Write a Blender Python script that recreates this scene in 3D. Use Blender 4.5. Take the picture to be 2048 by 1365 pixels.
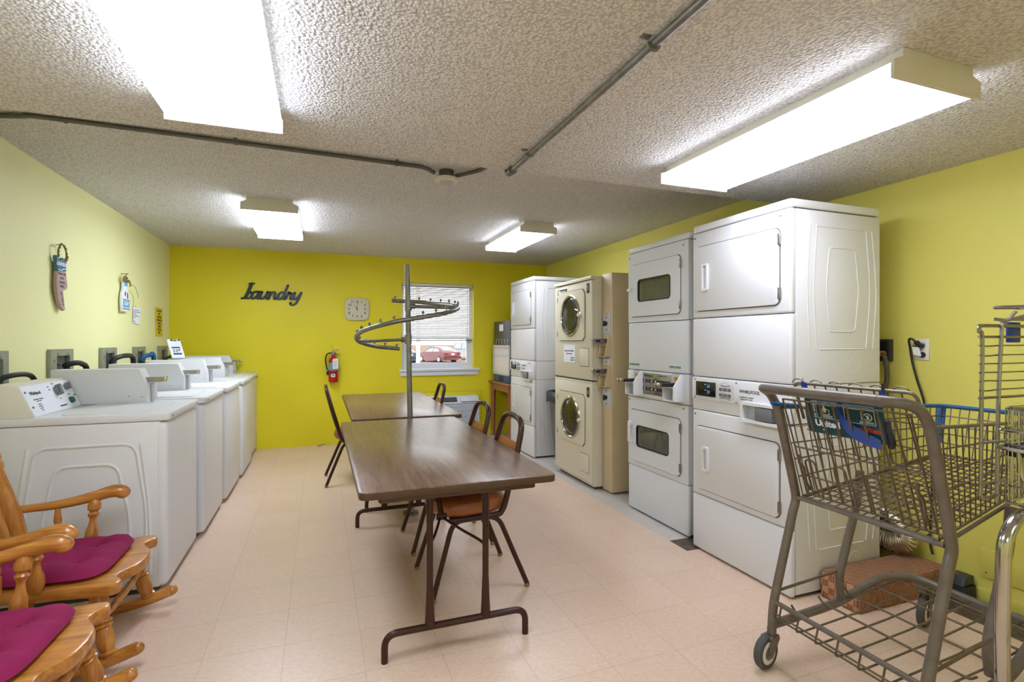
import bpy, bmesh, math, random
from mathutils import Vector, Matrix
random.seed(7)
PI = math.pi
S = bpy.context.scene
COL = S.collection
for o in list(bpy.data.objects):
    bpy.data.objects.remove(o)

# ------------------------------------------------------------------ camera
cam = bpy.data.objects.new('camera', bpy.data.cameras.new('camera'))
COL.objects.link(cam)
cam.location = (0, 0, 1.34)
cam.rotation_euler = (PI / 2, 0, math.radians(-20.38))
cam.data.sensor_width = 36.0
cam.data.lens = 1033.5 / 2048 * 36.0
cam.data.clip_start = 0.05
cam.data.clip_end = 400
S.camera = cam

# ------------------------------------------------------------------ world, exposure
LAMP_COOL, LAMP_WARM, LAMP_FAR, LAMP_FILL = 8.0, 6.2, 11.0, 7.0       # radiance of the fluorescent diffusers; the last is the added rear fill
W = bpy.data.worlds.new('sky')
S.world = W
W.use_nodes = True
nt = W.node_tree
bg = nt.nodes['Background']
sky = nt.nodes.new('ShaderNodeTexSky')
sky.sky_type = 'HOSEK_WILKIE'
sky.turbidity = 8.0
sky.ground_albedo = 0.4
sky.sun_direction = Vector((-0.3, 0.5, 0.8)).normalized()
hz = nt.nodes.new('ShaderNodeMixRGB')
hz.inputs[0].default_value = 0.8
hz.inputs[2].default_value = (0.93, 0.96, 1.0, 1)
nt.links.new(sky.outputs[0], hz.inputs[1])
nt.links.new(hz.outputs[0], bg.inputs[0])
bg.inputs[1].default_value = 2.3
vs = S.view_settings
vs.view_transform = 'Standard'
vs.look = 'None'
vs.gamma = 1
vs.exposure = 1.1
vs.use_curve_mapping = False


# ------------------------------------------------------------------ materials
def lin(c):
    c = c / 255.0
    return c / 12.92 if c <= 0.04045 else ((c + 0.055) / 1.055) ** 2.4


def rgb(r, g, b):
    return (lin(r), lin(g), lin(b), 1)


class NT:
    def __init__(self, m):
        self.t = m.node_tree

    def n(self, typ, **kw):
        nd = self.t.nodes.new('ShaderNode' + typ)
        for k, v in kw.items():
            if k.startswith('i_'):
                nd.inputs[k[2:].replace('_', ' ')].default_value = v
            else:
                setattr(nd, k, v)
        return nd

    def l(self, a, b):
        self.t.links.new(a, b)


def mat(name, col, rough=0.5, metal=0.0, bump=None, mottle=None, coat=0.0, spec=None, stretch=(1, 1, 1)):
    """bump = (scale, strength, distance); mottle = (scale, amount, second colour)"""
    m = bpy.data.materials.new(name)
    m.use_nodes = True
    t = NT(m)
    b = m.node_tree.nodes['Principled BSDF']
    b.inputs['Base Color'].default_value = col
    b.inputs['Roughness'].default_value = rough
    b.inputs['Metallic'].default_value = metal
    b.inputs['Coat Weight'].default_value = coat
    if spec is not None:
        b.inputs['Specular IOR Level'].default_value = spec
    tc = t.n('TexCoord')
    mp = t.n('Mapping')
    mp.inputs['Scale'].default_value = stretch
    t.l(tc.outputs['Object'], mp.inputs[0])
    if mottle:
        nz = t.n('TexNoise')
        nz.inputs['Scale'].default_value = mottle[0]
        nz.inputs['Detail'].default_value = 4
        t.l(mp.outputs[0], nz.inputs['Vector'])
        rp = t.n('ValToRGB')
        rp.color_ramp.elements[0].position = 0.5 - mottle[1] / 2
        rp.color_ramp.elements[1].position = 0.5 + mottle[1] / 2
        rp.color_ramp.elements[0].color = col
        rp.color_ramp.elements[1].color = mottle[2]
        t.l(nz.outputs['Fac'], rp.inputs[0])
        t.l(rp.outputs[0], b.inputs['Base Color'])
    if bump:
        nz = t.n('TexNoise')
        nz.inputs['Scale'].default_value = bump[0]
        nz.inputs['Detail'].default_value = 3
        t.l(mp.outputs[0], nz.inputs['Vector'])
        bp = t.n('Bump')
        bp.inputs['Strength'].default_value = bump[1]
        bp.inputs['Distance'].default_value = bump[2]
        t.l(nz.outputs['Fac'], bp.inputs['Height'])
        t.l(bp.outputs[0], b.inputs['Normal'])
    return m


M = {}
M['paint'] = mat('yellow_paint_lit', rgb(240, 238, 176), 0.55, bump=(70, 0.25, 0.004), mottle=(1.3, 0.6, rgb(237, 234, 168)))  # side wall paint, paler to put the left wall's stronger light into the colour
M['paint_right'] = mat('yellow_paint_shaded', rgb(224, 214, 104), 0.55, bump=(60, 0.35, 0.005), mottle=(1.3, 0.6, rgb(219, 208, 98)))  # same side wall paint, deeper tone stands for the right wall's weaker light
M['white'] = mat('white_enamel', rgb(226, 225, 224), 0.4, mottle=(3, 0.8, rgb(222, 221, 221)))
M['white2'] = mat('grey_white_enamel', rgb(220, 221, 220), 0.4, mottle=(3, 0.8, rgb(216, 217, 216)))
M['seam'] = mat('seam_shadow_gap', rgb(88, 86, 82), 0.8, mottle=(20, .6, rgb(70, 68, 66)))
M['beige'] = mat('beige_enamel', rgb(216, 209, 184), 0.33, mottle=(3, 0.8, rgb(211, 203, 176)))
M['tan'] = mat('tan_enamel', rgb(206, 186, 146), 0.4, mottle=(2, 0.8, rgb(201, 180, 140)))
M['chrome'] = mat('chrome', rgb(200, 198, 192), 0.13, 1.0, mottle=(9, .7, rgb(180, 176, 168)))
M['steel'] = mat('satin_steel', rgb(170, 168, 162), 0.33, 1.0, mottle=(14, .7, rgb(140, 136, 128)))
M['galv'] = mat('galvanised_steel', rgb(158, 156, 150), 0.42, 0.85, mottle=(25, .6, rgb(120, 117, 110)))
M['box_metal'] = mat('grey_green_painted_steel', rgb(162, 166, 148), 0.45, 0.3, mottle=(20, .7, rgb(140, 143, 126)))
M['dark'] = mat('black_plastic', rgb(30, 30, 32), 0.45, mottle=(14, .7, rgb(22, 22, 24)))
M['black_gloss'] = mat('dark_glass', rgb(16, 22, 26), 0.08, mottle=(5, .7, rgb(24, 30, 34)))
M['grey'] = mat('grey_plastic', rgb(120, 120, 122), 0.45, mottle=(14, .7, rgb(108, 108, 112)))
M['lgrey'] = mat('light_grey_plastic', rgb(196, 198, 198), 0.45, mottle=(14, .7, rgb(188, 190, 190)))
M['offwhite'] = mat('ivory_plastic', rgb(226, 222, 208), 0.45, mottle=(14, .7, rgb(220, 215, 198)))
M['paper'] = mat('white_paper', rgb(236, 238, 240), 0.8, mottle=(8, .7, rgb(230, 232, 234)))
M['ypaper'] = mat('yellow_paper', rgb(224, 196, 30), 0.8, mottle=(8, .7, rgb(216, 186, 26)))
M['ink'] = mat('black_ink', rgb(36, 36, 40), 0.7, mottle=(30, .7, rgb(46, 46, 50)))
M['ink_grey'] = mat('grey_ink', rgb(104, 106, 112), 0.7, mottle=(30, .7, rgb(94, 96, 104)))
M['green'] = mat('green_plastic', rgb(24, 104, 58), 0.35, mottle=(20, .7, rgb(18, 90, 50)))
M['green_ink'] = mat('green_ink', rgb(44, 132, 74), 0.7, mottle=(20, .7, rgb(36, 120, 64)))
M['brown_metal'] = mat('dark_brown_enamelled_tube', rgb(64, 34, 22), 0.33, 0.0, mottle=(18, .7, rgb(54, 27, 17)), coat=0.0, spec=0.35)
M['vinyl'] = mat('brown_vinyl', rgb(160, 92, 46), 0.3, bump=(160, 0.12, 0.002), mottle=(6, 0.8, rgb(140, 76, 36)))
M['cart'] = mat('worn_grey_zinc_tube', rgb(124, 115, 105), 0.38, 0.3, mottle=(22, .6, rgb(104, 92, 80)))
M['cart_wire'] = mat('worn_grey_zinc_wire', rgb(118, 102, 84), 0.4, 0.3, mottle=(26, .6, rgb(94, 78, 58)))
M['rubber'] = mat('grey_rubber', rgb(84, 82, 80), 0.6, mottle=(20, .7, rgb(66, 64, 62)))
M['teal'] = mat('teal_plastic', rgb(14, 74, 88), 0.35, mottle=(10, .7, rgb(10, 62, 76)))
M['blue'] = mat('blue_strap', rgb(14, 58, 146), 0.5, mottle=(20, .7, rgb(10, 48, 130)))
M['blue_rim'] = mat('blue_plastic', rgb(24, 96, 150), 0.35, mottle=(10, .7, rgb(18, 84, 130)))
M['red'] = mat('red_enamel', rgb(190, 16, 18), 0.22, mottle=(8, .7, rgb(176, 12, 14)))
M['carred'] = mat('dark_red_car_paint', rgb(112, 26, 34), 0.3, 0.0, mottle=(1, .7, rgb(106, 24, 32)), coat=0.15)
M['carwhite'] = mat('white_car_paint', rgb(150, 150, 152), 0.3, mottle=(1, .7, rgb(144, 144, 146)))
M['cardark'] = mat('dark_blue_car_paint', rgb(50, 56, 76), 0.25, mottle=(1, .7, rgb(44, 50, 70)))
M['cglass'] = mat('tinted_car_glass', rgb(150, 160, 170), 0.08, mottle=(1, .7, rgb(130, 140, 150)))
M['teallabel'] = mat('grey_blue_label', rgb(110, 140, 156), 0.5, mottle=(40, .5, rgb(140, 164, 176)))
M['bluesign'] = mat('slate_blue_paint', rgb(62, 104, 128), 0.6, mottle=(30, .5, rgb(76, 118, 140)))
M['pinkwood'] = mat('faded_pink_wood', rgb(184, 160, 150), 0.7, mottle=(20, .7, rgb(170, 142, 130)))
M['skyblue'] = mat('sky_blue_paint', rgb(88, 164, 204), 0.6, mottle=(30, .6, rgb(112, 184, 216)))
M['maroon'] = mat('maroon_paint', rgb(110, 40, 50), 0.6, mottle=(30, .6, rgb(96, 34, 44)))
M['twig'] = mat('dry_twig', rgb(112, 92, 56), 0.8, bump=(120, .5, .002), mottle=(40, .6, rgb(140, 118, 72)))
M['bin'] = mat('grey_bin_plastic', rgb(112, 110, 108), 0.45, mottle=(6, .7, rgb(100, 98, 97)))
M['bag'] = mat('black_bin_liner', rgb(26, 28, 34), 0.2, bump=(40, .8, .01), mottle=(10, .7, rgb(36, 40, 48)))
M['silver'] = mat('aluminium_foil_duct', rgb(214, 208, 196), 0.25, 1.0, mottle=(20, .7, rgb(196, 188, 170)))
M['window_white'] = mat('window_vinyl', rgb(226, 230, 234), 0.4, mottle=(6, .7, rgb(220, 224, 230)))
M['bluefront'] = mat('dark_blue_panel', rgb(40, 84, 130), 0.35, mottle=(4, .6, rgb(30, 62, 100)))
M['charcoal'] = mat('charcoal_enamel', rgb(52, 53, 54), 0.35, mottle=(8, .6, rgb(44, 45, 46)))
M['cream_panel'] = mat('cream_card', rgb(222, 212, 200), 0.6, mottle=(20, .6, rgb(212, 200, 188)))
M['yellow_label'] = mat('amber_label', rgb(220, 160, 30), 0.5, mottle=(20, .6, rgb(210, 150, 26)))
M['orange_ink'] = mat('red_ink', rgb(206, 60, 30), 0.6, mottle=(20, .6, rgb(190, 50, 24)))
M['tanfield'] = mat('dry_grass_field', rgb(112, 82, 50), 0.9, mottle=(0.4, .5, rgb(98, 70, 42)))
M['asphalt'] = mat('pale_asphalt', rgb(104, 86, 66), 0.9, mottle=(1.2, .5, rgb(94, 76, 58)))
M['clockface'] = mat('clock_cream', rgb(214, 206, 178), 0.5, mottle=(30, .6, rgb(206, 198, 170)))
M['signblack'] = mat('black_painted_sign', rgb(20, 26, 34), 0.4, mottle=(20, .6, rgb(28, 36, 46)))
M['cord'] = mat('black_cord_rubber', rgb(34, 34, 32), 0.5, mottle=(30, .6, rgb(26, 26, 24)))
M['hose'] = mat('braided_grey_hose', rgb(110, 98, 80), 0.5, 0.3, bump=(260, .8, .003), mottle=(80, .5, rgb(86, 76, 60)))
M['conduit'] = mat('painted_grey_conduit', rgb(116, 113, 108), 0.4, 0.5, mottle=(12, .6, rgb(98, 96, 92)))
M['rubbertip'] = mat('tan_glide', rgb(150, 126, 84), 0.6, mottle=(30, .6, rgb(130, 106, 66)))


def wood(name, c1, c2, c3, along='Y', scale=1.0, rough=0.3, coat=0.2):
    m = bpy.data.materials.new(name)
    m.use_nodes = True
    t = NT(m)
    b = m.node_tree.nodes['Principled BSDF']
    b.inputs['Roughness'].default_value = rough
    b.inputs['Coat Weight'].default_value = coat
    b.inputs['Coat Roughness'].default_value = 0.25
    tc = t.n('TexCoord')
    mp = t.n('Mapping')
    sc = {'X': (1.2, 14, 14), 'Y': (14, 1.2, 14), 'Z': (14, 14, 1.2)}[along]
    mp.inputs['Scale'].default_value = [s * scale for s in sc]
    t.l(tc.outputs['Object'], mp.inputs[0])
    n1 = t.n('TexNoise')
    n1.inputs['Scale'].default_value = 1.6
    n1.inputs['Detail'].default_value = 6
    n1.inputs['Distortion'].default_value = 1.2
    t.l(mp.outputs[0], n1.inputs['Vector'])
    n2 = t.n('TexNoise')
    n2.inputs['Scale'].default_value = 9
    n2.inputs['Detail'].default_value = 3
    t.l(mp.outputs[0], n2.inputs['Vector'])
    ad = t.n('Math', operation='MULTIPLY_ADD')
    ad.inputs[1].default_value = 0.35
    t.l(n2.outputs['Fac'], ad.inputs[0])
    t.l(n1.outputs['Fac'], ad.inputs[2])
    rp = t.n('ValToRGB')
    e = rp.color_ramp.elements
    e[0].position, e[0].color = 0.5, c1
    e[1].position, e[1].color = 0.84, c3
    k = e.new(0.67)
    k.color = c2
    t.l(ad.outputs[0], rp.inputs[0])
    t.l(rp.outputs[0], b.inputs['Base Color'])
    return m


M['laminate'] = wood('walnut_laminate', rgb(94, 68, 49), rgb(113, 86, 65), rgb(129, 101, 79), 'Y', 1.1, 0.3, 0.0)
M['lam_edge'] = mat('dark_brown_edge_band', rgb(84, 56, 36), 0.4, mottle=(20, .6, rgb(70, 46, 30)))
M['oak'] = wood('honey_oak_varnish', rgb(156, 94, 34), rgb(182, 116, 46), rgb(202, 138, 62), 'X', 0.7, 0.27, 0.35)
M['oakz'] = wood('honey_oak_varnish_turned', rgb(156, 94, 34), rgb(182, 116, 46), rgb(202, 138, 62), 'Z', 0.7, 0.27, 0.35)
M['stand_wood'] = wood('reddish_wood', rgb(134, 78, 48), rgb(156, 96, 62), rgb(176, 118, 84), 'Z', 0.8, 0.4, 0.1)


def special_materials():
    # accent wall: bright yellow with faint scuffs
    m = mat('bright_yellow_paint', rgb(226, 212, 22), 0.5)
    t = NT(m)
    b = m.node_tree.nodes['Principled BSDF']
    tc = t.n('TexCoord')
    n1 = t.n('TexNoise', i_Scale=1.1, i_Detail=3.0)
    t.l(tc.outputs['Object'], n1.inputs['Vector'])
    rp = t.n('ValToRGB')
    rp.color_ramp.elements[0].position = .35
    rp.color_ramp.elements[1].position = .65
    rp.color_ramp.elements[0].color = rgb(230, 215, 26)
    rp.color_ramp.elements[1].color = rgb(224, 208, 18)
    t.l(n1.outputs['Fac'], rp.inputs[0])
    mp = t.n('Mapping')
    mp.inputs['Scale'].default_value = (3, 3, 22)
    t.l(tc.outputs['Object'], mp.inputs[0])
    n2 = t.n('TexNoise', i_Scale=2.2, i_Detail=8.0, i_Roughness=0.75)
    t.l(mp.outputs[0], n2.inputs['Vector'])
    r2 = t.n('ValToRGB')
    r2.color_ramp.elements[0].position = .705
    r2.color_ramp.elements[1].position = .76
    t.l(n2.outputs['Fac'], r2.inputs[0])
    sx = t.n('SeparateXYZ')
    t.l(tc.outputs['Object'], sx.inputs[0])
    low = t.n('MapRange')
    low.inputs['From Min'].default_value = 0.0
    low.inputs['From Max'].default_value = 1.0
    low.inputs['To Min'].default_value = 0.6
    low.inputs['To Max'].default_value = 0.0
    t.l(sx.outputs['Z'], low.inputs['Value'])
    mu = t.n('Math', operation='MULTIPLY')
    t.l(r2.outputs[0], mu.inputs[0])
    t.l(low.outputs[0], mu.inputs[1])
    mx = t.n('MixRGB')
    mx.inputs[2].default_value = rgb(120, 104, 30)
    t.l(mu.outputs[0], mx.inputs[0])
    t.l(rp.outputs[0], mx.inputs[1])
    t.l(mx.outputs[0], b.inputs['Base Color'])
    nb = t.n('TexNoise', i_Scale=70.0)
    t.l(tc.outputs['Object'], nb.inputs['Vector'])
    bp = t.n('Bump', i_Strength=0.2, i_Distance=0.004)
    t.l(nb.outputs['Fac'], bp.inputs['Height'])
    t.l(bp.outputs[0], b.inputs['Normal'])
    M['accent'] = m

    # popcorn ceiling
    m = mat('popcorn_ceiling', rgb(196, 190, 182), 0.9)
    t = NT(m)
    b = m.node_tree.nodes['Principled BSDF']
    tc = t.n('TexCoord')
    v = t.n('TexVoronoi', i_Scale=88.0)
    t.l(tc.outputs['Object'], v.inputs['Vector'])
    nz = t.n('TexNoise', i_Scale=105.0, i_Detail=3.0)
    t.l(tc.outputs['Object'], nz.inputs['Vector'])
    a = t.n('Math', operation='SUBTRACT')
    t.l(nz.outputs['Fac'], a.inputs[0])
    t.l(v.outputs['Distance'], a.inputs[1])
    bp = t.n('Bump', i_Strength=1.0, i_Distance=0.009)
    t.l(a.outputs[0], bp.inputs['Height'])
    t.l(bp.outputs[0], b.inputs['Normal'])
    rp = t.n('ValToRGB')
    rp.color_ramp.elements[0].position = -0.0
    rp.color_ramp.elements[1].position = .45
    rp.color_ramp.elements[0].color = rgb(206, 201, 196)
    rp.color_ramp.elements[1].color = rgb(238, 234, 229)
    ad = t.n('Math', operation='ADD')
    ad.inputs[1].default_value = 0.25
    t.l(a.outputs[0], ad.inputs[0])
    t.l(ad.outputs[0], rp.inputs[0])
    t.l(rp.outputs[0], b.inputs['Base Color'])
    M['ceiling'] = m

    # vinyl tile floors
    def tile(name, c1, c2, speck, seam):
        m = mat(name, c1, 0.3)
        t = NT(m)
        b = m.node_tree.nodes['Principled BSDF']
        tc = t.n('TexCoord')
        mp = t.n('Mapping')
        mp.inputs['Location'].default_value = (0.145, 0.06, 0)
        t.l(tc.outputs['Object'], mp.inputs[0])
        br = t.n('TexBrick')
        br.offset = 0.0
        br.squash = 1.0
        br.inputs['Scale'].default_value = 1.0
        br.inputs['Brick Width'].default_value = 0.318
        br.inputs['Row Height'].default_value = 0.318
        br.inputs['Mortar Size'].default_value = 0.0011
        br.inputs['Mortar Smooth'].default_value = 0.3
        br.inputs['Bias'].default_value = 0.0
        br.inputs['Color1'].default_value = c1
        br.inputs['Color2'].default_value = c2
        br.inputs['Mortar'].default_value = seam
        t.l(mp.outputs[0], br.inputs['Vector'])
        m2 = t.n('Mapping')
        m2.inputs['Scale'].default_value = (1, 1.8, 1)
        m2.inputs['Rotation'].default_value = (0, 0, 0.5)
        t.l(tc.outputs['Object'], m2.inputs[0])
        nz = t.n('TexNoise', i_Scale=46.0, i_Detail=5.0, i_Roughness=0.7, i_Distortion=0.8)
        t.l(m2.outputs[0], nz.inputs['Vector'])
        rp = t.n('ValToRGB')
        rp.color_ramp.elements[0].position = .38
        rp.color_ramp.elements[1].position = .68
        rp.color_ramp.elements[0].color = (0, 0, 0, 1)
        rp.color_ramp.elements[1].color = (1, 1, 1, 1)
        t.l(nz.outputs['Fac'], rp.inputs[0])
        mx = t.n('MixRGB')
        mx.inputs[2].default_value = speck
        mu = t.n('Math', operation='MULTIPLY')
        mu.inputs[1].default_value = 0.6
        t.l(rp.outputs[0], mu.inputs[0])
        t.l(mu.outputs[0], mx.inputs[0])
        t.l(br.outputs['Color'], mx.inputs[1])
        t.l(mx.outputs[0], b.inputs['Base Color'])
        n3 = t.n('TexNoise', i_Scale=3.0, i_Detail=4.0)
        t.l(tc.outputs['Object'], n3.inputs['Vector'])
        mr = t.n('MapRange')
        mr.inputs['To Min'].default_value = 0.24
        mr.inputs['To Max'].default_value = 0.42
        t.l(n3.outputs['Fac'], mr.inputs['Value'])
        t.l(mr.outputs[0], b.inputs['Roughness'])
        bp = t.n('Bump', i_Strength=0.12, i_Distance=0.002)
        t.l(nz.outputs['Fac'], bp.inputs['Height'])
        t.l(bp.outputs[0], b.inputs['Normal'])
        return m
    M['tile'] = tile('beige_vinyl_tile', rgb(227, 200, 174), rgb(223, 195, 169), rgb(204, 169, 143), rgb(172, 148, 130))
    M['tile_old'] = tile('pale_old_vinyl_tile', rgb(206, 198, 186), rgb(200, 192, 180), rgb(184, 174, 160), rgb(140, 128, 114))
    M['tar'] = mat('black_tile_adhesive', rgb(64, 54, 46), 0.6, bump=(60, .6, .004), mottle=(26, .4, rgb(104, 88, 70)))

    # glass pane
    m = bpy.data.materials.new('window_glass')
    m.use_nodes = True
    t = NT(m)
    t.t.nodes.remove(m.node_tree.nodes['Principled BSDF'])
    tr = t.n('BsdfTransparent')
    gl = t.n('BsdfGlossy', i_Roughness=0.02)
    mx = t.n('MixShader')
    mx.inputs[0].default_value = 0.06
    t.l(tr.outputs[0], mx.inputs[1])
    t.l(gl.outputs[0], mx.inputs[2])
    t.l(mx.outputs[0], m.node_tree.nodes['Material Output'].inputs[0])
    M['glass'] = m
    # dryer door glass: grey, partly see-through
    m = bpy.data.materials.new('smoked_door_glass')
    m.use_nodes = True
    t = NT(m)
    t.t.nodes.remove(m.node_tree.nodes['Principled BSDF'])
    tr = t.n('BsdfTransparent')
    tr.inputs[0].default_value = (0.74, 0.75, 0.72, 1)
    gl = t.n('BsdfGlossy', i_Roughness=0.04)
    mx = t.n('MixShader')
    mx.inputs[0].default_value = 0.09
    t.l(tr.outputs[0], mx.inputs[1])
    t.l(gl.outputs[0], mx.inputs[2])
    t.l(mx.outputs[0], m.node_tree.nodes['Material Output'].inputs[0])
    M['smoke'] = m

    # translucent blind slat
    m = bpy.data.materials.new('white_blind_slat')
    m.use_nodes = True
    t = NT(m)
    b = m.node_tree.nodes['Principled BSDF']
    b.inputs['Base Color'].default_value = rgb(226, 226, 222)
    b.inputs['Roughness'].default_value = 0.45
    tl = t.n('BsdfTranslucent')
    tl.inputs[0].default_value = (0.8, 0.8, 0.78, 1)
    mx = t.n('MixShader')
    mx.inputs[0].default_value = 0.07
    t.l(b.outputs[0], mx.inputs[1])
    t.l(tl.outputs[0], mx.inputs[2])
    t.l(mx.outputs[0], m.node_tree.nodes['Material Output'].inputs[0])
    M['slat'] = m

    # fluorescent diffusers: bright along the tubes, with fine prismatic ribs
    def lamp(name, strength, tint):
        m = bpy.data.materials.new(name)
        m.use_nodes = True
        t = NT(m)
        b = m.node_tree.nodes['Principled BSDF']
        b.inputs['Base Color'].default_value = (0.85, 0.85, 0.83, 1)
        b.inputs['Emission Color'].default_value = tint
        b.inputs['Emission Strength'].default_value = strength
        tc = t.n('TexCoord')
        wv = t.n('TexNoise', i_Scale=90.0)
        t.l(tc.outputs['Object'], wv.inputs['Vector'])
        bp = t.n('Bump', i_Strength=0.2, i_Distance=0.002)
        t.l(wv.outputs['Fac'], bp.inputs['Height'])
        t.l(bp.outputs[0], b.inputs['Normal'])
        return m
    M['lamp_cool'] = lamp('fluorescent_diffuser_cool', LAMP_COOL, (0.80, 0.92, 1.13, 1))
    M['lamp_far'] = lamp('fluorescent_diffuser_far', LAMP_FAR, (0.82, 0.92, 1.12, 1))
    M['lamp_fill'] = lamp('added_fill_diffuser', LAMP_FILL, (0.83, 0.92, 1.17, 1))  # glow of the unseen fill pair added behind the camera
    M['lamp_warm'] = lamp('fluorescent_diffuser', LAMP_WARM, (0.85, 0.92, 1.12, 1))

    # magenta woven cushion
    m = mat('magenta_weave', rgb(144, 2, 75), 0.85, mottle=(30, .7, rgb(130, 2, 66)))
    t = NT(m)
    b = m.node_tree.nodes['Principled BSDF']
    tc = t.n('TexCoord')
    ck = t.n('TexChecker', i_Scale=150.0)
    t.l(tc.outputs['Object'], ck.inputs['Vector'])
    bp = t.n('Bump', i_Strength=0.35, i_Distance=0.003)
    t.l(ck.outputs['Fac'], bp.inputs['Height'])
    t.l(bp.outputs[0], b.inputs['Normal'])
    M['magenta'] = m

    # brown basket-weave carpet
    m = mat('brown_basketweave_carpet', rgb(150, 92, 60), 0.95)
    t = NT(m)
    b = m.node_tree.nodes['Principled BSDF']
    tc = t.n('TexCoord')
    w1 = t.n('TexWave', i_Scale=28.0, i_Distortion=1.5)
    w1.bands_direction = 'X'
    w2 = t.n('TexWave', i_Scale=28.0, i_Distortion=1.5)
    w2.bands_direction = 'Y'
    ck = t.n('TexChecker', i_Scale=30.0)
    for w in (w1, w2, ck):
        t.l(tc.outputs['Object'], w.inputs['Vector'])
    mx = t.n('MixRGB')
    t.l(ck.outputs['Fac'], mx.inputs[0])
    t.l(w1.outputs['Color'], mx.inputs[1])
    t.l(w2.outputs['Color'], mx.inputs[2])
    rp = t.n('ValToRGB')
    rp.color_ramp.elements[0].color = rgb(122, 78, 54)
    rp.color_ramp.elements[1].color = rgb(196, 142, 104)
    t.l(mx.outputs[0], rp.inputs[0])
    t.l(rp.outputs[0], b.inputs['Base Color'])
    bp = t.n('Bump', i_Strength=0.8, i_Distance=0.006)
    t.l(mx.outputs[0], bp.inputs['Height'])
    t.l(bp.outputs[0], b.inputs['Normal'])
    M['carpet'] = m


special_materials()


# ------------------------------------------------------------------ mesh helpers
def smooth_path(pts, n=8, closed=False):
    pts = [Vector(p) for p in pts]
    if len(pts) < 3:
        return pts
    out = []
    L = len(pts)
    rng = range(L if closed else L - 1)
    for i in rng:
        if closed:
            p0, p1, p2, p3 = pts[(i - 1) % L], pts[i], pts[(i + 1) % L], pts[(i + 2) % L]
        else:
            p0 = pts[i - 1] if i else pts[0] * 2 - pts[1]
            p1, p2 = pts[i], pts[i + 1]
            p3 = pts[i + 2] if i + 2 < L else pts[-1] * 2 - pts[-2]
        for k in range(n):
            t = k / n
            out.append(0.5 * ((2 * p1) + (p2 - p0) * t + (2 * p0 - 5 * p1 + 4 * p2 - p3) * t * t + (3 * p1 - p0 - 3 * p2 + p3) * t ** 3))
    if not closed:
        out.append(pts[-1])
    return out


def round_path(pts, r, n=5):
    """polyline with corners rounded to radius r"""
    pts = [Vector(p) for p in pts]
    out = [pts[0]]
    for i in range(1, len(pts) - 1):
        a, b, c = pts[i - 1], pts[i], pts[i + 1]
        d1, d2 = (a - b), (c - b)
        rr = min(r, d1.length * 0.49, d2.length * 0.49)
        p, q = b + d1.normalized() * rr, b + d2.normalized() * rr
        for k in range(n + 1):
            t = k / n
            out.append(p * (1 - t) ** 2 + b * 2 * t * (1 - t) + q * t * t)
    out.append(pts[-1])
    return out


def rrect(w, h, r, n=5, cx=0, cy=0):
    """rounded rectangle polygon, counter-clockwise"""
    out = []
    for sx, sy, a0 in ((1, 1, 0), (-1, 1, 90), (-1, -1, 180), (1, -1, 270)):
        for k in range(n + 1):
            a = math.radians(a0 + 90 * k / n)
            out.append((cx + sx * (w / 2 - r) + r * math.cos(a), cy + sy * (h / 2 - r) + r * math.sin(a)))
    return out


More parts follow.
